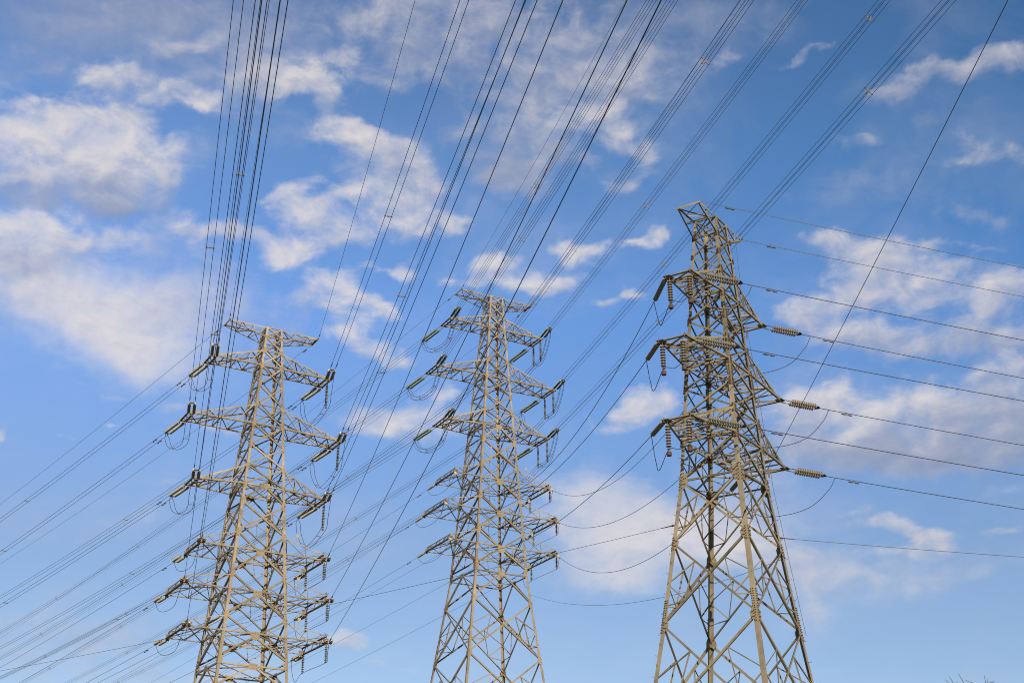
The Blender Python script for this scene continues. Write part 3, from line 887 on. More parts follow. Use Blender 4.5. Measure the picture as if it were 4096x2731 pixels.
for z in (30.45, 27.05, 23.75):
    for i in range(4):
        LT.centre_plate(i, lerp(LT.leg(i, z + E0), LT.leg(i + 1, z + E0), 0.5), 0.33, 0.30)
LT.finish(52.35, [25.48, 33.0, 41.0, 48.56])
for k in (3, 4, 5):
    spikes(LT, ARMTIP['left', k, 1][0] + Vector((-0.15, 0.1, 0.5)))

# middle tower
MT = four_circuit_tower(
    "transmission_tower", (-2.28, 150.0), -17.56,
    [(0, 8.45), (32.03, 4.29), (38.05, 3.54), (41.2, 3.17), (44.13, 3.0), (70.96, 1.12), (74.22, 0.92), (75.31, 0.85)], STEEL_TAN, 0.25,
    "tan steel lattice tower with six crossarm levels, standing between the other two", "middle",
    [(6.22, 6.02, 1.22, 69.36, 71.07), (7.84, 7.68, 1.38, 63.0, 65.15), (6.66, 6.82, 1.45, 56.76, 58.68)],
    [(5.62, 6.44, 2.48, 50.31, 51.9), (6.8, 7.1, 2.82, 46.48, 48.05), (6.27, 6.98, 3.05, 42.53, 44.12)],
    (73.71, 72.62, 4.7, 0.88),
    [(73.71, 72.62, 0), (72.62, 71.07, 0), (71.07, 69.36, 0), (69.36, 67.2, 0), (67.2, 65.15, 0), (65.15, 63, 0), (63, 60.8, 0), (60.8, 58.68, 0),
     (58.68, 56.76, 0), (55.0, 51.9, 0.07), (51.9, 48.2, 0.065), (48.2, 44.15, 0.065), (44.15, 40.2, 0.065)],
    [(56.76, 55.0), (39.5, 36.45)],
    [69.36, 63.0, 56.76, 50.31, 46.48, 42.53, 39.5], [71.07, 65.15, 58.68, 72.62, 73.69],
    [(36.45, 30.43, 0.09), (30.43, 23.0, 0.09), (23.0, 13.0, 0.10), (13.0, -1.1, 0.11)], 0.165)
for i in range(4):
    for z in (67.2, 65.15, 63.0, 60.8, 58.68, 56.76, 69.36, 71.07):
        MT.gusset(i, z + E0, 0.36)
    for z in (55.0, 51.9, 48.2, 44.15, 40.0, 36.45, 30.43):
        MT.gusset(i, z + E0, 0.47)
    MT.splice(i, 31.9 + E0, 0.8)
    MT.splice(i, 53.4 + E0, 0.6)
    MT.splice(i, 41.2 + E0, 0.6)
for z in (50.1, 46.3, 42.2):
    for i in range(4):
        MT.centre_plate(i, lerp(MT.leg(i, z + E0), MT.leg(i + 1, z + E0), 0.5), 0.42, 0.37)
MT.finish(75.36, [32.03, 41.2, 44.13, 58.0, 70.96])
for z, dx in ((70.6, 0.25), (64.4, 0.25), (57.6, 0.3)):
    sign_plate(MT, (MT.half(z) + dx, -MT.half(z) - 0.05, z + E0 - 0.3), 0.2, 0.24, 0.5, True)

# right tower: a heavier double circuit angle tower
RT = Tower("transmission_tower", (11.63, 72.0), 10.16,
           [(0, 5.02), (18.08, 2.68), (22.48, 2.17), (25.95, 1.78), (28.19, 1.66), (32.65, 1.36), (37.01, 1.06), (42.13, 0.71)], STEEL_GREY, 0.22,
           "grey-olive steel lattice tower with three crossarm levels, nearest and rightmost", "right")
RT.step_legs = (1, 3)
RT.rivets = True
for z1, z0 in ((40.53, 39.39), (39.39, 38.15), (38.15, 36.93), (36.93, 35.41), (35.41, 33.95), (33.95, 32.45), (32.45, 31.05), (31.05, 29.75), (29.75, 28.12), (28.12, 26.59)):
    RT.xpanel(z1 + E0, z0 + E0, 0.075 if z1 > 37 else 0.095)
RT.xpanel(26.59 + E0, 24.35 + E0, 0.11, 0.055)
RT.xpanel(24.35 + E0, 20.88 + E0, 0.11, 0.058, more=True)
RT.xpanel(20.88 + E0, 16.48 + E0, 0.115, 0.058, more=True)
RT.xpanel(16.48 + E0, 10.8 + E0, 0.12, 0.062, more=True)
RT.xpanel(10.8 + E0, 4.2 + E0, 0.12, 0.065, more=True)
RT.xpanel(4.2 + E0, 0.5, 0.12, 0.065)
for z in (35.41, 31.05, 26.59, 24.35):
    RT.horiz(z + E0, 0.10)
for z in (36.93, 32.45, 28.12, 39.39, 40.51):
    RT.horiz(z + E0, 0.08, plan=False)
for i in range(4):
    for z in (39.39, 38.15):
        RT.gusset(i, z + E0, 0.17)
    for z in (36.93, 35.41, 33.95, 32.45, 31.05, 29.75, 28.12, 26.59):
        RT.gusset(i, z + E0, 0.26)
    RT.gusset(i, 24.35 + E0, 0.52)
    for z in (20.88, 16.48, 10.8):
        RT.gusset(i, z + E0, 0.40)
    RT.splice(i, 17.35 + E0, 0.52)
    RT.splice(i, 30.4 + E0, 0.32)
RARM = [(4.29, 0.70, 0.81, 4.62, 0.95, 1.0, 35.41, 36.93), (5.40, 0.76, 0.79, 5.98, 1.15, 1.2, 31.05, 32.45), (5.15, 0.78, 0.78, 5.42, 1.4, 1.5, 26.59, 28.12)]
for k, (un, nf, nb, uf_, ff, fb, hb, ht) in enumerate(RARM):
    m, tf, tb = RT.big_arm(-1, un, nf, nb, hb + E0, ht + E0, 0.115, 4, 0.05, 0.0, 0.062)
    # side plate carrying the strings that pull to the right
    a = Vector((-un + 0.66, -nf - 0.16, hb + E0)); 
    m.plate([tf + Vector((-0.05, -0.05, 0.03)), a + Vector((0.25, 0.0, 0.03)), a + Vector((0.3, 0.25, 0.03)), tf + Vector((0.1, 0.2, 0.03))], (0, 0, 1), 0.03)
    m.plate([tb + Vector((-0.12, 0.15, 0.03)), tb + Vector((-0.12, -0.3, 0.03)), tb + Vector((0.4, -0.3, 0.03)), tb + Vector((0.4, 0.15, 0.03))], (0, 0, 1), 0.03)
    m.build("cross_arm", STEEL_GREY, RT.root)
    ARMTIP['right', k, -1] = (a, tb)
    m, tf, tb = RT.big_arm(1, uf_, ff, fb, hb + E0, ht + E0, 0.115, 4, 0.05, 0.0, 0.062)
    m.plate([tf + Vector((0.1, -0.15, 0.03)), tf + Vector((0.1, 0.3, 0.03)), tf + Vector((-0.4, 0.3, 0.03)), tf + Vector((-0.4, -0.15, 0.03))], (0, 0, 1), 0.03)
    m.build("cross_arm", STEEL_GREY, RT.root)
    ARMTIP['right', k, 1] = (tf, tb)
for sg, ut in ((-1, 2.8), (1, 2.74)):
    m, tf, tb = RT.peak_arm(sg, ut, 0.70, 39.39 + E0, 40.53 + E0, 0.085, 2)
    m.build("ground_wire_arm", STEEL_GREY, RT.root)
    ARMTIP['right', 'g', sg] = (tf, tb)
RT.finish(42.2, [18.08, 25.95, 32.65, 37.01])
# slack ground lead and number boards down the right leg
gl = MB()
pts = [ARMTIP['right', 'g', 1][0] + Vector((-0.9, 0, -0.6))]
for z in (38.0, 35.4, 32.0, 28.5, 26.0, 22.0, 18.0):
    pts.append(RT.leg(1, z) + Vector((0.28 + 0.05 * sin(z), -0.12, 0)))
gl.tube(pts, 0.014, 5)
gl.build("ground_lead", CABLE_PALE, RT.root)
for z in (33.6, 29.4, 25.3):
    m = MB()
    p = RT.leg(1, z + E0) + Vector((0.2, -0.05, 0))
    m.box(p, (0.09, 0, 0), (0, 0.01, 0), (0, 0, 0.28))
    m.build("number_board", CLAMP, RT.root)

# ------------------------------------------------------------------ insulators
def disc_profile(x0, p, R):
    return [(x0, 0.042), (x0 + 0.10 * p, 0.052), (x0 + 0.38 * p, 0.052), (x0 + 0.44 * p, R * 0.55), (x0 + 0.60 * p, R * 0.93),
            (x0 + 0.70 * p, R), (x0 + 0.76 * p, R * 0.985), (x0 + 0.74 * p, R * 0.8), (x0 + 0.80 * p, R * 0.62), (x0 + 0.78 * p, R * 0.4), (x0 + 0.84 * p, 0.03)]

DISC = {}

def disc_mesh(mat, p, R):
    k = (mat.name, p, R)
    if k not in DISC:
        m = MB()
        m.lathe((0, 0, 0), (0, 0, 1), disc_profile(0, p, R), 14)
        m.lathe((0, 0, 0.84 * p), (0, 0, 1), [(0, 0.022), (0.18 * p, 0.022)], 6, 1)
        DISC[k] = m.mesh("disc", [mat, HARDW], True)
    return DISC[k]

STRING = {}

def string_mesh(mat, n, p, R):
    k = (mat.name, n, p, R)
    if k not in STRING:
        m = MB()
        prof = []
        for i in range(n):
            prof += disc_profile(i * p, p, R)
        prof.append((n * p, 0.03))
        m.lathe((0, 0, 0), (0, 0, 1), prof, 12)
        STRING[k] = m.mesh("disc_string", mat, True)
    return STRING[k]

def aim(o, loc, d):
    o.location = loc
    o.rotation_mode = 'QUATERNION'
    o.rotation_quaternion = Vector(d).to_track_quat('Z', 'Y')

def flat(d):
    d = Vector(d)
    return Vector((d.y, -d.x, 0)).normalized()

def discs(root, loc, d, mat, n, p, R, split):
    if split:
        core = MB()
        core.lathe((0, 0, -0.06), (0, 0, 1), [(0, 0.02), (n * p + 0.12, 0.02)], 6)
        s = core.build("insulator_string", HARDW, root)
        aim(s, loc, d)
        dm = disc_mesh(mat, p, R)
        for i in range(n):
            link(dm, "disc", s, (0, 0, i * p))
    else:
        s = link(string_mesh(mat, n, p, R), "insulator_string", root)
        aim(s, loc, d)
    return s

def strain_set(at, az, a, lead, n, p, R, mat, tail, half, label, group, split=False, rings=False):
    """strings pulling from point `at` along bearing az, slope a; half = half spacing of a twin set (0 = single)
    returns the point where the cable starts"""
    at = Vector(at)
    h = Vector((sin(radians(az)), cos(radians(az)), a))
    L = h.length
    d = h / L
    sd = flat(d)
    r = thing("strain_insulator", at, label, "insulator", group)
    fit = MB()
    offs = (-half, half) if half else (0.0,)
    body = lead + n * p
    end = body + tail
    for o in offs:
        b = sd * o
        # chain of links
        ch = MB()
        q, w = [], []
        x, k = 0.0, 0
        while x < lead - 0.02:
            x2 = min(lead, x + 0.17)
            rr_ = 0.028 if k % 2 else 0.018
            q += [b + d * (x + 0.001), b + d * (x2 - 0.001)]
            w += [rr_, rr_]
            x, k = x2, k + 1
        ch.tube(q, w, 6)
        ch.build("link_chain", HARDW, r)
        discs(r, b + d * lead, d, mat, n, p, R, split)
        if half:
            eye = MB()
            eye.tube([b + d * body, b + d * (body + tail * 0.45)], 0.02, 6)
            eye.build("end_link", HARDW, r)
    up = sd.cross(d).normalized()
    if half:
        c = d * (body + tail * 0.5)
        fit.plate([c - sd * (half + 0.07) - d * 0.07, c + sd * (half + 0.07) - d * 0.07, c + sd * 0.07 + d * tail * 0.45, c - sd * 0.07 + d * tail * 0.45], up, 0.025)
        fit.build("yoke_plate", HARDW, r)
    else:
        fit.tube([d * body, d * (body + tail * 0.4), d * (body + tail * 0.41), d * end], [0.02, 0.02, 0.028, 0.024], 6)
        fit.build("end_fittings", HARDW, r)
    if rings:
        for o in offs:
            rg = MB()
            c = d * (body - p * 0.7) + sd * o
            pts = [c + (sd * cos(2 * pi * k / 16) + up * sin(2 * pi * k / 16)) * (R + 0.07) for k in range(17)]
            rg.tube(pts, 0.016, 6)
            rg.build("grading_ring", CLAMP, r)
    return at + d * end, end / L * 1.0

def hanging_set(at, lead, n, p, R, mat, label, group, weight=False, split=False):
    at = Vector(at)
    r = thing("jumper_insulator", at, label, "insulator", group)
    d = Vector((0.015, -0.01, -1)).normalized()
    fit = MB()
    fit.tube([(0, 0, 0.03), d * lead], 0.02, 6)
    discs(r, d * lead, d, mat, n, p, R, split)
    b = lead + n * p
    fit.tube([d * b, d * (b + 0.16)], 0.022, 6)
    fit.lathe(d * (b + 0.10), Vector((1, 0, 0)), [(-0.09, 0.03), (-0.05, 0.045), (0.05, 0.045), (0.09, 0.03)], 8)
    fit.build("end_fittings", HARDW, r)
    if weight:
        w = MB()
        w.tube([d * (b + 0.14), d * (b + 0.30)], 0.016, 6)
        w.lathe(d * (b + 0.27), d, [(0, 0.05), (0.002, 0.128), (0.015, 0.135), (0.06, 0.135), (0.064, 0.130), (0.068, 0.135), (0.115, 0.135), (0.119, 0.130), (0.123, 0.135), (0.195, 0.135), (0.205, 0.125), (0.207, 0.04)], 18)
        w.build("counterweight", RUST, r, False)
    return at + d * (b + 0.13)

# ------------------------------------------------------------------ cables
def curve_pts(at, az, a, b, s0, s1, off=(0, 0)):
    h = Vector((sin(radians(az)), cos(radians(az)), 0))
    sd = flat(h)
    out = []
    n = max(8, int((s1 - s0) / 4))
    for i in range(n + 1):
        s = s0 + (s1 - s0) * i / n
        out.append(Vector(at) + h * s + sd * off[0] + Vector((0, 0, a * s + b * s * s + off[1])))
    return out

def spacer(r, c, offs, sd, root):
    m = MB()
    up = Vector((0, 0, 1))
    if len(offs) == 2:
        a, b = c + sd * offs[0][0], c + sd * offs[1][0]
        m.tube([a, b], 0.032, 8)
        for q in (a, b):
            m.lathe(q - sd * 0.055, sd, [(0, 0.03), (0.02, 0.06), (0.09, 0.06), (0.11, 0.03)], 10)
        m.lathe((a + b) / 2 - sd * 0.07, sd, [(0, 0.03), (0.03, 0.05), (0.11, 0.05), (0.14, 0.03)], 8)
    else:
        k = 0.42
        ring = [c + sd * x * k + up * y * k for x, y in (offs[0], offs[1], offs[3], offs[2])]
        for i in range(4):
            m.tube([ring[i], ring[(i + 1) % 4]], 0.03, 6)
        for x, y in offs:
            m.tube([c + sd * x * k + up * y * k, c + sd * x + up * y], [0.028, 0.024], 6)
            m.lathe(c + sd * x + up * y - sd * 0.05, sd, [(0, 0.025), (0.02, 0.042), (0.08, 0.042), (0.10, 0.025)], 8)
    m.build("spacer", CLAMP, root)

def damper(root, c, hdir, gap=0.24):
    m = MB()
    h = Vector(hdir).normalized()
    z = Vector((0, 0, 1))
    m.box(c - z * 0.03, h * 0.03, flat(h) * 0.02, z * 0.07)
    m.tube([c - z * 0.1 - h * gap, c - z * 0.1 + h * gap], 0.010, 5)
    for s in (-1, 1):
        m.lathe(c - z * 0.1 + h * s * gap - h * 0.13, h, [(0, 0.025), (0.02, 0.042), (0.24, 0.042), (0.26, 0.025)], 8)
    m.build("vibration_damper", HARDW, root)

def power_line(at, az, a, b, s0, s1, offs, rad, label, group, mat=None, spacers=(), dampers=(), name="power_line", part="conductor", gap=0.24):
    at = Vector(at)
    h = Vector((sin(radians(az)), cos(radians(az)), 0))
    sd = flat(h)
    start = at + h * s0 + Vector((0, 0, a * s0 + b * s0 * s0))
    root = thing(name, start, label, "power line", group)
    mat = mat or CABLE
    pos = lambda s: at + h * s + Vector((0, 0, a * s + b * s * s)) - start
    for off in offs:
        m = MB()
        if len(offs) > 1:
            # splay from the yoke to full spacing in the first metre and a half
            p = [x - start for x in curve_pts(at, az, a, b, s0, s1, (0, 0))]
            q = []
            for i, x in enumerate(p):
                f = 1.0
                q.append(x + sd * off[0] * f + Vector((0, 0, off[1] * f)))
            m.tube([q[0]] + q[1:], rad, 6)
            m.tube([sd * off[0] * 0.35, q[0] * 0.0 + pos(s0 + 0.0) + sd * off[0] + Vector((0, 0, off[1]))], rad, 5)
        else:
            m.tube([x - start for x in curve_pts(at, az, a, b, s0, s1)], rad, 6)
        m.build(part, mat, root)
    for s in spacers:
        if s0 < s < s1:
            spacer(rad, pos(s), offs, sd, root)
    for s in dampers:
        for off in offs:
            damper(root, pos(s0 + s) + sd * off[0] + Vector((0, 0, off[1])), h + Vector((0, 0, a)), gap)
    return start

def spline(pts, n=10):
    P = [Vector(p) for p in pts]
    P = [P[0] * 2 - P[1]] + P + [P[-1] * 2 - P[-2]]
    out = []
    for i in range(1, len(P) - 2):
        for k in range(n):
            t = k / n
            p0, p1, p2, p3 = P[i - 1], P[i], P[i + 1], P[i + 2]
            out.append(0.5 * ((2 * p1) + (p2 - p0) * t + (2 * p0 - 5 * p1 + 4 * p2 - p3) * t * t + (3 * p1 - p0 - 3 * p2 + p3) * t ** 3))
    out.append(P[-2])
    return out

def jumper(pts, offs, rad, label, group, spots=(), mat=None):
    c = spline(pts)
    root = thing("jumper_loop", c[0], label, "jumper cable", group)
    for off in offs:
        m = MB()
        q = []
        for i, p in enumerate(c):
            d = c[min(i + 1, len(c) - 1)] - c[max(i - 1, 0)]
            sd = flat(d) if abs(d.x) + abs(d.y) > 1e-3 else Vector((1, 0, 0))
            e = min(1.0, i / 3, (len(c) - 1 - i) / 3)
            upv = sd.cross(d).normalized()
            q.append(p - c[0] + sd * off[0] * max(e, 0.35) + upv * off[1] * e)
        m.tube(q, rad, 6)
        m.build("cable", mat or CABLE, root)
    for f in spots:
        i = int(f * (len(c) - 1))
        d = (c[i + 1] - c[i - 1]).normalized()
        sd = flat(d)
        upv = sd.cross(d).normalized()
        m = MB()
        p = c[i] - c[0]
        if len(offs) == 2:
            m.tube([p + sd * offs[0][0], p + sd * offs[1][0]], 0.028, 6)
        else:
            for k in range(4):
                o1, o2 = (offs[0], offs[1], offs[3], offs[2])[k], (offs[0], offs[1], offs[3], offs[2])[(k + 1) % 4]
                m.tube([p + sd * o1[0] * 0.45 + upv * o1[1] * 0.45, p + sd * o2[0] * 0.45 + upv * o2[1] * 0.45], 0.028, 6)
                m.tube([p + sd * o1[0] * 0.45 + upv * o1[1] * 0.45, p + sd * o1[0] + upv * o1[1]], 0.028, 6)
        m.build("spacer", CLAMP, root)
    return root

LEFT_FRONT = {(0, -1): (166.24, -0.085), (1, -1): (166.16, -0.085), (2, -1): (166.26, -0.085), (3, -1): (166.5, -0.085), (4, -1): (166.4, -0.085), (5, -1): (166.54, -0.085), ('g', -1): (166.28, -0.085), (0, 1): (166.7, -0.085), (1, 1): (167.06, -0.085), (2, 1): (167.34, -0.085), (3, 1): (168.06, -0.085), (4, 1): (168.02, -0.085), (5, 1): (168.48, -0.085), ('g', 1): (167.22, -0.085)}
LEFT_BACK = {(0, -1): (-39.0, -0.0889), (1, -1): (-39.0, -0.0889), (2, -1): (-39.0, -0.0839), (3, -1): (-39.0, -0.1017), (4, -1): (-39.0, -0.1054), (5, -1): (-39.0, -0.0988), ('g', -1): (-39.0, -0.1011), (0, 1): (-39.0, -0.0981), (1, 1): (-39.0, -0.1025), (2, 1): (-39.0, -0.0906), (3, 1): (-39.0, -0.102), (4, 1): (-39.0, -0.102), (5, 1): (-39.0, -0.102), ('g', 1): (-39.0, -0.099)}
MID_FRONT = {(0, -1): (166.0, -0.1159), (1, -1): (166.0, -0.1069), (2, -1): (166.0, -0.0997), (0, 1): (166.0, -0.0845), (1, 1): (166.0, -0.0731), (2, 1): (166.0, -0.0724), ('g', -1): (166.0, -0.0852), ('g', 1): (166.0, -0.0661)}
MID_BACK = {(0, -1): (-37.0, -0.1151), (1, -1): (-37.0, -0.1157), (2, -1): (-37.0, -0.0944), (0, 1): (-37.0, -0.1448), (1, 1): (-37.0, -0.1287), (2, 1): (-37.0, -0.1212), ('g', -1): (-37.0, -0.1452), (3, -1): (-37.0, -0.1302), (4, -1): (-37.0, -0.1367), (5, -1): (-37.0, -0.1369), (3, 1): (-37.0, -0.134), (4, 1): (-37.0, -0.134), (5, 1): (-37.0, -0.134), ('g', 1): (-37.0, -0.13)}


SIDE = {-1: "left", 1: "right"}
PAIR = [(-0.21, 0), (0.21, 0)]
QUAD = [(-0.225, -0.225), (0.225, -0.225), (-0.225, 0.225), (0.225, 0.225)]
ONE = [(0, 0)]
G_INS = {"left": "strain insulators on the left tower", "middle": "strain insulators on the middle tower", "right": "strain insulators on the right tower"}
G_JIN = {"left": "hanging jumper insulators on the left tower", "middle": "hanging jumper insulators on the middle tower", "right": "hanging jumper insulators on the right tower"}
G_JMP = {"left": "jumper loops on the left tower", "middle": "jumper loops on the middle tower", "right": "jumper loops on the right tower"}
G_LIN = {"left": "power lines of the left tower", "middle": "power lines of the middle tower", "right": "power lines of the right tower"}

def rig(t, short, front, back, bsag, mats, big, small, bundle, rad, rad_s, spf, spb, reach):
    """all strings, lines and jumpers of a six-level tower"""
    hang = {}
    for k in range(6):
        for sg in (-1, 1):
            where = f"{short} tower's {LEVEL6[k]} {SIDE[sg]} crossarm"
            tf, tb = ARMTIP[short, k, sg]
            inn = Vector((-sg * 0.21, 0, -0.03)) if k < 3 else Vector((0, 0, -0.03))
            pf, pb = t.world(tf + inn), t.world(tb + inn)
            if k < 3:
                lead, n, p, R, tail = big
                offs = bundle
                half = 0.21
                kind = "twin " + mats[0]
            else:
                lead, n, p, R, tail = small
                offs = ONE
                half = 0.2 if short == "left" else 0.0
                kind = ("twin " if half else "single ") + mats[2]
            m_f = mats[1] if k < 3 else mats[3]
            m_b = mats[1] if k < 3 else mats[4]
            azb, ab = back[k, sg]
            eb, _ = strain_set(pb, azb, ab, lead, n, p, R, m_b, tail, half, f"{kind} disc string, {where}, pulling away behind", G_INS[short], rings=(short == "middle" and k < 3))
            s0 = (eb - pb).length * 0.995
            dm = (1.6,) if short == "left" or k >= 3 else ()
            lbl = {1: "single dark wire", 2: "pair of dark wires", 4: "four-wire bundle"}[len(offs)]
            power_line(pb, azb, ab, bsag, s0, reach[1], offs, rad if k < 3 else rad_s, f"{lbl} from the {where} to the far lower left", G_LIN[short],
                       spacers=spb if k < 3 else (), dampers=dm)
            if (k, sg) in front:
                azf, af = front[k, sg]
                ef, _ = strain_set(pf, azf, af, lead, n, p, R, m_f, tail, half, f"{kind} disc string, {where}, pulling towards the viewer", G_INS[short], rings=(short == "middle" and k < 3))
                s0 = (ef - pf).length * 0.995
                power_line(pf, azf, af, bsag, s0, reach[0], offs, rad if k < 3 else rad_s, f"{lbl} from the {where} rising overhead", G_LIN[short],
                           spacers=spf if k < 3 else (), dampers=(1.5,) if short == "left" else ())
            else:
                q = t.world((tf.x * 0.93, tf.y, 0)); q.z = tf.z + E0 * 0
                tgt = SLACK_END[k, sg]
                dv = tgt - pf
                azf = math.degrees(math.atan2(dv.x, dv.y))
                sag = SLACK_SAG[k, sg]
                af = (dv.z - 4 * sag) / Vector((dv.x, dv.y)).length
                ef, _ = strain_set(pf, azf, af, lead, n, p, R, m_f, tail, half, f"{kind} disc string, {where}, pulling towards the viewer", G_INS[short])
                SLACK_START[k, sg] = ef
            # jumper under the arm
            pts = [eb]
            drop = 2.5 if (short == "middle" and k < 3) else (2.2 if k < 3 else 1.35)
            mid = (pf + pb) / 2
            out = (pf - mid).normalized()
            wsg = Vector((t.world((sg, 0, 0)) - t.world((0, 0, 0)))).normalized()
            if sg > 0 and not (short == "middle" and k >= 3 and False):
                hl = big if k < 3 else small
                spots = [0.25] if (short == "left" and k < 3) else [0.0, 1.0]
                bots = []
                for j, f in enumerate(spots):
                    if k < 3:
                        hp = lerp(t.world(tf + Vector((-0.02, 0.45, -0.03))), t.world(tb + Vector((-0.02, -0.25, -0.03))), f)
                        nn, pp, ld = (15, 0.135, 0.2) if short == "left" else (16, 0.15, 0.18)
                    else:
                        hp = lerp(t.world(tf + Vector((0, 0.2, -0.05))), t.world(tb + Vector((0, -0.05, -0.05))), f)
                        nn, pp, ld = 8, 0.145, 0.16
                    wh = ["near", "far"][j] if len(spots) == 2 else "near"
                    bots.append(hanging_set(hp, ld, nn, pp, 0.125 if short == "left" else 0.135, mats[4] if k < 3 else mats[5], f"slender jumper string hanging from the {wh} end of the {where}", G_JIN[short]))
                seq = [eb]
                far = bots[-1]
                lowb = lerp(eb, far, 0.45); lowb.z = min(eb.z, far.z) - (0.95 if k < 3 else 0.55)
                low1 = lerp(eb, far, 0.12); low1.z = lerp(eb, lowb, 0.55).z
                seq += [low1, lowb]
                seq += list(reversed(bots))
                nf = lerp(bots[0], ef, 0.55); nf.z = bots[0].z + (ef.z - bots[0].z) * 0.28
                seq += [nf, ef]
            else:
                low = mid - Vector((0, 0, drop))
                seq = [eb, lerp(eb, low, 0.25) - Vector((0, 0, drop * 0.42)), lerp(eb, low, 0.62) - Vector((0, 0, drop * 0.40)), lerp(low, pb, -0.05) + out * 0.2,
                       lerp(low, ef, 0.5) + Vector((0, 0, -0.15 * drop)), lerp(low, ef, 0.85) + Vector((0, 0, 0.02)), ef]
            nl = {1: "single", 2: "twin", 4: "four-cable"}[len(offs)]
            jo = offs if len(offs) < 4 else [(x * 0.85, y * 0.85) for x, y in QUAD]
            jumper(seq, jo, 0.02 if k < 3 else 0.019, f"{nl} jumper loop hanging below the {where}", G_JMP[short], (0.3, 0.55, 0.78) if k < 3 else ())
    for sg in (-1, 1):
        tf, tb = ARMTIP[short, 'g', sg]
        for (pt, tab, fb, rc, wh) in ((tf, front, "rising overhead", reach[0], 0), (tb, back, "to the far lower left", reach[1], 1)):
            az, a = tab['g', sg]
            p = t.world(pt)
            power_line(p, az, a, bsag, 0.0, rc, ONE, 0.014, f"thin ground wire from the {short} tower's {SIDE[sg]} peak arm {fb}", "ground wires", dampers=(1.2,), gap=0.14, name="ground_wire", part="cable")

# slack spans between the right and the middle tower: where they end on the right tower, and how deep they sag
def rt(p):
    return RT.world(p)
SLACK_START = {}
FARB = [ARMTIP['right', k, 1][1] for k in range(3)]
NEARB = [ARMTIP['right', k, -1][1] for k in range(3)]
SLACK_END = {(3 + k, 1): rt(FARB[k]) for k in range(3)}
SLACK_END.update({(3 + k, -1): rt(NEARB[k]) for k in range(3)})
SLACK_SAG = {(3, 1): 4.0, (4, 1): 3.0, (5, 1): 3.4, (3, -1): 6.6, (4, -1): 4.2, (5, -1): 3.4}

rig(LT, "left", LEFT_FRONT, LEFT_BACK, 0.0004, ("grey-olive", GLASS_OLIVE, "olive", PORCELAIN, GLASS_OLIVE, PORCELAIN),
    (0.28, 16, 0.150, 0.135, 0.32), (0.42, 8, 0.145, 0.13, 0.24), PAIR, 0.0175, 0.016, (34.0, 74.0, 114.0), (38.3, 78.0, 120.0, 165.0), (150.0, 300.0))
rig(MT, "middle", MID_FRONT, MID_BACK, 0.0003, ("dark teal", GLASS_TEAL, "porcelain", CREAM, PORCELAIN, PORCELAIN),
    (0.85, 20, 0.150, 0.145, 0.36), (0.22, 8, 0.155, 0.14, 0.22), QUAD, 0.0155, 0.016, (37.8, 78.0, 118.0), (42.0, 84.9, 119.4, 153.7, 195.0), (190.0, 420.0))

# ------------------------------------------------------------------ right tower
def slack(P, Q, sag, s_from, s_to):
    P, Q = Vector(P), Vector(Q)
    out = []
    for i in range(33):
        f = s_from + (s_to - s_from) * i / 32
        p = lerp(P, Q, f)
        p.z -= 4 * sag * f * (1 - f)
        out.append(p)
    return out

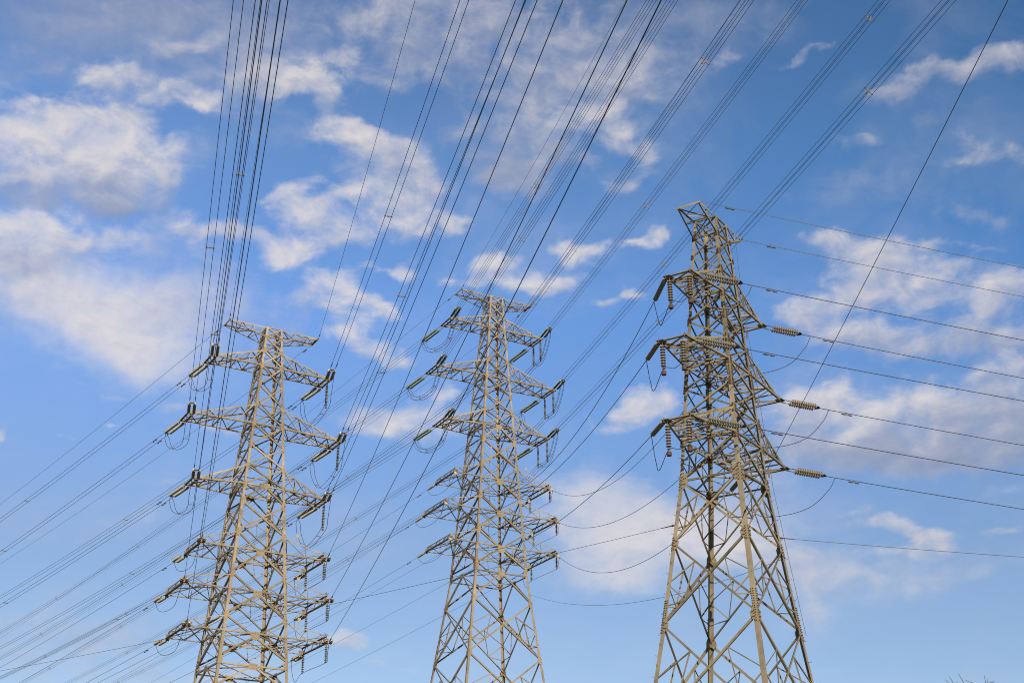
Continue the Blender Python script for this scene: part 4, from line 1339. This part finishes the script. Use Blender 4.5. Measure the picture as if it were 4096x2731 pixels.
RIGHT_A = {(0, -1): -0.0872, (1, -1): -0.0814, (2, -1): -0.0803, (0, 1): -0.0869, (1, 1): -0.0808, (2, 1): -0.0757}
for k in range(3):
    for sg in (-1, 1):
        sname = "near" if sg < 0 else "far"
        where = f"right tower's {LEVEL3[k]} {sname} crossarm"
        a_loc, b_loc = ARMTIP['right', k, sg]
        pr, pl = rt(a_loc), rt(b_loc)
        a = RIGHT_A[k, sg]
        mr = GLASS_GREY if sg < 0 else PORCELAIN
        er, _ = strain_set(pr, 76, a, 0.42 if sg < 0 else 0.5, 13 if sg < 0 else 11, 0.142, 0.145, mr, 0.36, 0.2,
                           f"twin {'glass' if sg < 0 else 'porcelain'} disc strings, {where}, pulling right", G_INS["right"], split=True)
        s0 = (er - pr).length * 0.995
        power_line(pr, 76, a, 0.0005, s0, 120.0, ONE, 0.021, f"single dark wire from the {where} out to the right", G_LIN["right"], dampers=(1.7,), gap=0.2)
        # pulling left, towards the middle tower
        Q = SLACK_START[3 + k, sg]
        sag = SLACK_SAG[3 + k, sg]
        dv = Q - pl
        hl = Vector((dv.x, dv.y)).length
        az = math.degrees(math.atan2(dv.x, dv.y))
        sl = (dv.z - 4 * sag) / hl
        el_, _ = strain_set(pl, az, sl, 0.22, 14, 0.140, 0.145, GLASS_GREY, 0.26, 0.0 if sg < 0 else 0.0,
                            f"single glass disc string, {where}, pulling left", G_INS["right"], split=True)
        pts = slack(pl, Q, sag, (el_ - pl).length * cos(math.atan(sl)) / hl, 1.0)
        root = thing("power_line", pts[0], f"slack dark wire from the {where} down to the middle tower", "power line", "slack wires between the right and middle towers")
        m = MB()
        m.tube([p - pts[0] for p in pts], 0.021, 6)
        m.build("conductor", CABLE, root)
        # jumper on two weighted strings
        if sg < 0:
            bl = [Vector((b_loc.x + 0.02, 0.62, b_loc.z)), Vector((b_loc.x + 0.02, -0.60, b_loc.z))]
        else:
            bl = [Vector((b_loc.x - 0.02, 0.8, b_loc.z)), Vector((b_loc.x - 0.02, -0.6, b_loc.z))]
        bots = []
        for j, q in enumerate(bl):
            if sg < 0:
                bots.append(hanging_set(rt(q), 0.24, 8, 0.158, 0.15, PORCELAIN, f"weighted jumper string hanging at the {['outer', 'inner'][j]} end of the {where}", G_JIN["right"], True, True))
        wr = pr + Vector((sin(radians(76)), cos(radians(76)), a)) * (s0 + 0.55)
        if sg < 0:
            b0, b1 = bots
            low = lerp(el_, b0, 0.42); low.z = min(el_.z, b0.z) - 0.62
            l0 = lerp(el_, low, 0.55); l0.z = el_.z - (el_.z - low.z) * 0.75
            md = lerp(b0, b1, 0.5); md.z -= 0.10
            q1 = lerp(b1, wr, 0.30); q1.z = b1.z - 0.32
            q2 = lerp(b1, wr, 0.62); q2.z = b1.z - 0.28
            q3 = lerp(b1, wr, 0.90); q3.z = lerp(b1, wr, 0.48).z
            seq = [el_, l0, low, b0, md, b1, q1, q2, q3, wr]
        else:
            md = lerp(el_, wr, 0.5); md.z = min(el_.z, wr.z) - 1.75
            q0 = lerp(el_, md, 0.5); q0.z -= 0.75
            q2 = lerp(md, wr, 0.5); q2.z -= 0.62
            q3 = lerp(md, wr, 0.86); q3.z = lerp(md, wr, 0.62).z
            seq = [el_, q0, md, q2, q3, wr]
        jumper(seq, ONE, 0.019, f"single jumper loop hanging below the {where}", G_JMP["right"])

for sg in (-1, 1):
    tf, tb = ARMTIP['right', 'g', sg]
    sname = "near" if sg < 0 else "far"
    power_line(rt(tf), 76, -0.0793, 0.0005, 0.0, 120.0, ONE, 0.017, f"pale ground wire from the right tower's {sname} peak arm out to the right", "ground wires", CABLE_PALE, dampers=(1.9,), gap=0.16, name="ground_wire", part="cable")

# ------------------------------------------------------------------ communication cables tied to the tower legs
def lone(pts, r, label, mat=None, clamp=True):
    root = thing("communication_cable", pts[0], label, "cable", "communication cables tied to the tower legs")
    m = MB()
    m.tube([p - pts[0] for p in pts], r, 6)
    m.build("cable", mat or CABLE, root)
    if clamp:
        d = (pts[1] - pts[0]).normalized()
        c = MB()
        c.tube([d * 0.05, d * 0.75], [0.03, 0.02], 6)
        c.lathe(Vector((0, 0, 0)) - d * 0.08, d, [(0, 0.03), (0.04, 0.055), (0.14, 0.055), (0.18, 0.03)], 8)
        c.build("dead_end_clamp", HARDW, root)

pl = RT.world(RT.leg(3, 21.9 + E0) + Vector((-0.06, 0.06, 0)))
lone(curve_pts(pl, -55, -0.055, 0.0004, 0.0, 190.0), 0.011, "thin cable from the right tower's left leg running to the far lower left")
pn = RT.world(RT.leg(0, 22.0 + E0) + Vector((-0.05, -0.05, 0)))
lone(curve_pts(pn, 178, 0.05, 0.0004, 0.0, 120.0), 0.0125, "dark cable from the right tower's nearest leg rising steeply overhead to the right")
pr_ = RT.world(RT.leg(1, 21.6 + E0) + Vector((0.05, -0.05, 0)))
lone(curve_pts(pr_, 76, 0.0, 0.0006, 0.0, 110.0), 0.013, "pale cable from the right tower's right leg running out to the right", CABLE_PALE)
q0, q1 = RT.world(RT.leg(1, 20.5 + E0)), MT.world(MT.leg(1, 37.6 + E0))
lone(slack(q0, q1, 1.8, 0.0, 1.0), 0.013, "thin slack cable between the legs of the right and middle towers")

# ------------------------------------------------------------------ tree whose twig tips rise into the lower right corner
tree = thing("bare_tree", (12.4, 38.0, 0), "thin nearly bare tree, its twig tips rising into the lower right corner", "tree")
TOP = 9.0
tm = MB()
def limb(m, p, d, ln, r0, r1, n=6, bend=0.12):
    pts, rr = [Vector(p)], [r0]
    d = Vector(d).normalized()
    for i in range(n):
        d = (d + Vector((random.uniform(-1, 1), random.uniform(-1, 1), random.uniform(-0.3, 1.0))) * bend).normalized()
        pts.append(pts[-1] + d * ln / n)
        rr.append(r0 + (r1 - r0) * (i + 1) / n)
    m.tube(pts, rr, 6)
    return pts
tp = limb(tm, (0, 0, 0), (0.02, 0, 1), 5.2, 0.13, 0.06, 8, 0.06)
tm.build("trunk", BARK, tree)
lm = MB()
lf = MB()
TIPS = [((-1.38, 9.02), (-1.27, 8.88)), ((-1.24, 9.13), (-1.15, 8.91)), ((-1.08, 8.98), (-1.06, 8.87)), ((-1.01, 9.22), (-0.91, 8.89)),
        ((-0.92, 8.97), (-0.89, 8.86)), ((-0.81, 9.04), (-0.63, 8.93)), ((-0.32, 9.15), (-0.32, 8.88)), ((-0.25, 9.06), (-0.26, 8.88))]
hubs = []
for k, (hx, hz, hy) in enumerate(((-0.55, 7.6, 0.1), (0.0, 7.9, -0.25), (0.5, 7.7, 0.2), (0.9, 7.1, -0.1), (-0.9, 6.9, -0.2))):
    p0 = tp[4 + k % 4]
    mid_ = lerp(p0, (hx, hy, hz), 0.5) + Vector((hx * 0.15, 0.05, -0.1))
    pts = spline([p0, mid_, (hx, hy, hz)], 6)
    lm.tube(pts, [0.055 - 0.035 * i / (len(pts) - 1) for i in range(len(pts))], 6)
    hubs.append(Vector((hx, hy, hz)))
for (a, b) in TIPS:
    tip_, low_ = Vector((a[0] + 0.8, random.uniform(-0.1, 0.1), a[1])), Vector((b[0] + 0.8, random.uniform(-0.1, 0.1), b[1]))
    hb = min(hubs[:3], key=lambda q: (q - low_).length)
    pts = spline([hb, lerp(hb, low_, 0.6) + Vector((0.03, 0, -0.05)), low_, lerp(low_, tip_, 0.55) + Vector((0.008, 0, 0)), tip_], 5)
    lm.tube(pts, [0.014 - 0.009 * i / (len(pts) - 1) for i in range(len(pts))], 5)
for hb in hubs:
    for k in range(7):
        d = Vector((random.uniform(-0.8, 0.8), random.uniform(-0.8, 0.8), random.uniform(0.1, 0.8)))
        pts = limb(lm, hb, d, random.uniform(0.5, 0.95), 0.014, 0.005, 5, 0.2)
        for q in pts[2:]:
            for j in range(5):
                c = q + Vector((random.gauss(0, 0.09), random.gauss(0, 0.09), random.gauss(0, 0.06)))
                if c.z > 8.72:
                    continue
                a = Vector((random.gauss(0, 1), random.gauss(0, 1), random.gauss(0, 0.6))).normalized() * 0.055
                b = a.orthogonal().normalized() * 0.022
                lf.add([c - a, c + b, c + a, c - b], [(0, 1, 2, 3)])
# the one leafy tip that reaches above the lower edge
for k in range(26):
    c = Vector((0.8 - 0.155 + random.gauss(0, 0.03), random.gauss(0, 0.04), 8.93 + random.uniform(-0.12, 0.05)))
    a = Vector((random.gauss(0, 1), random.gauss(0, 1), random.gauss(0, 0.6))).normalized() * 0.035
    b = a.orthogonal().normalized() * 0.018
    lf.add([c - a, c + b, c + a, c - b], [(0, 1, 2, 3)])
lm.tube(spline([hubs[1], (0.5, 0.0, 8.4), (0.645, 0, 8.93)], 6), 0.008, 5)
lm.build("limbs", BARK, tree)
lf.build("crown", LEAF, tree)
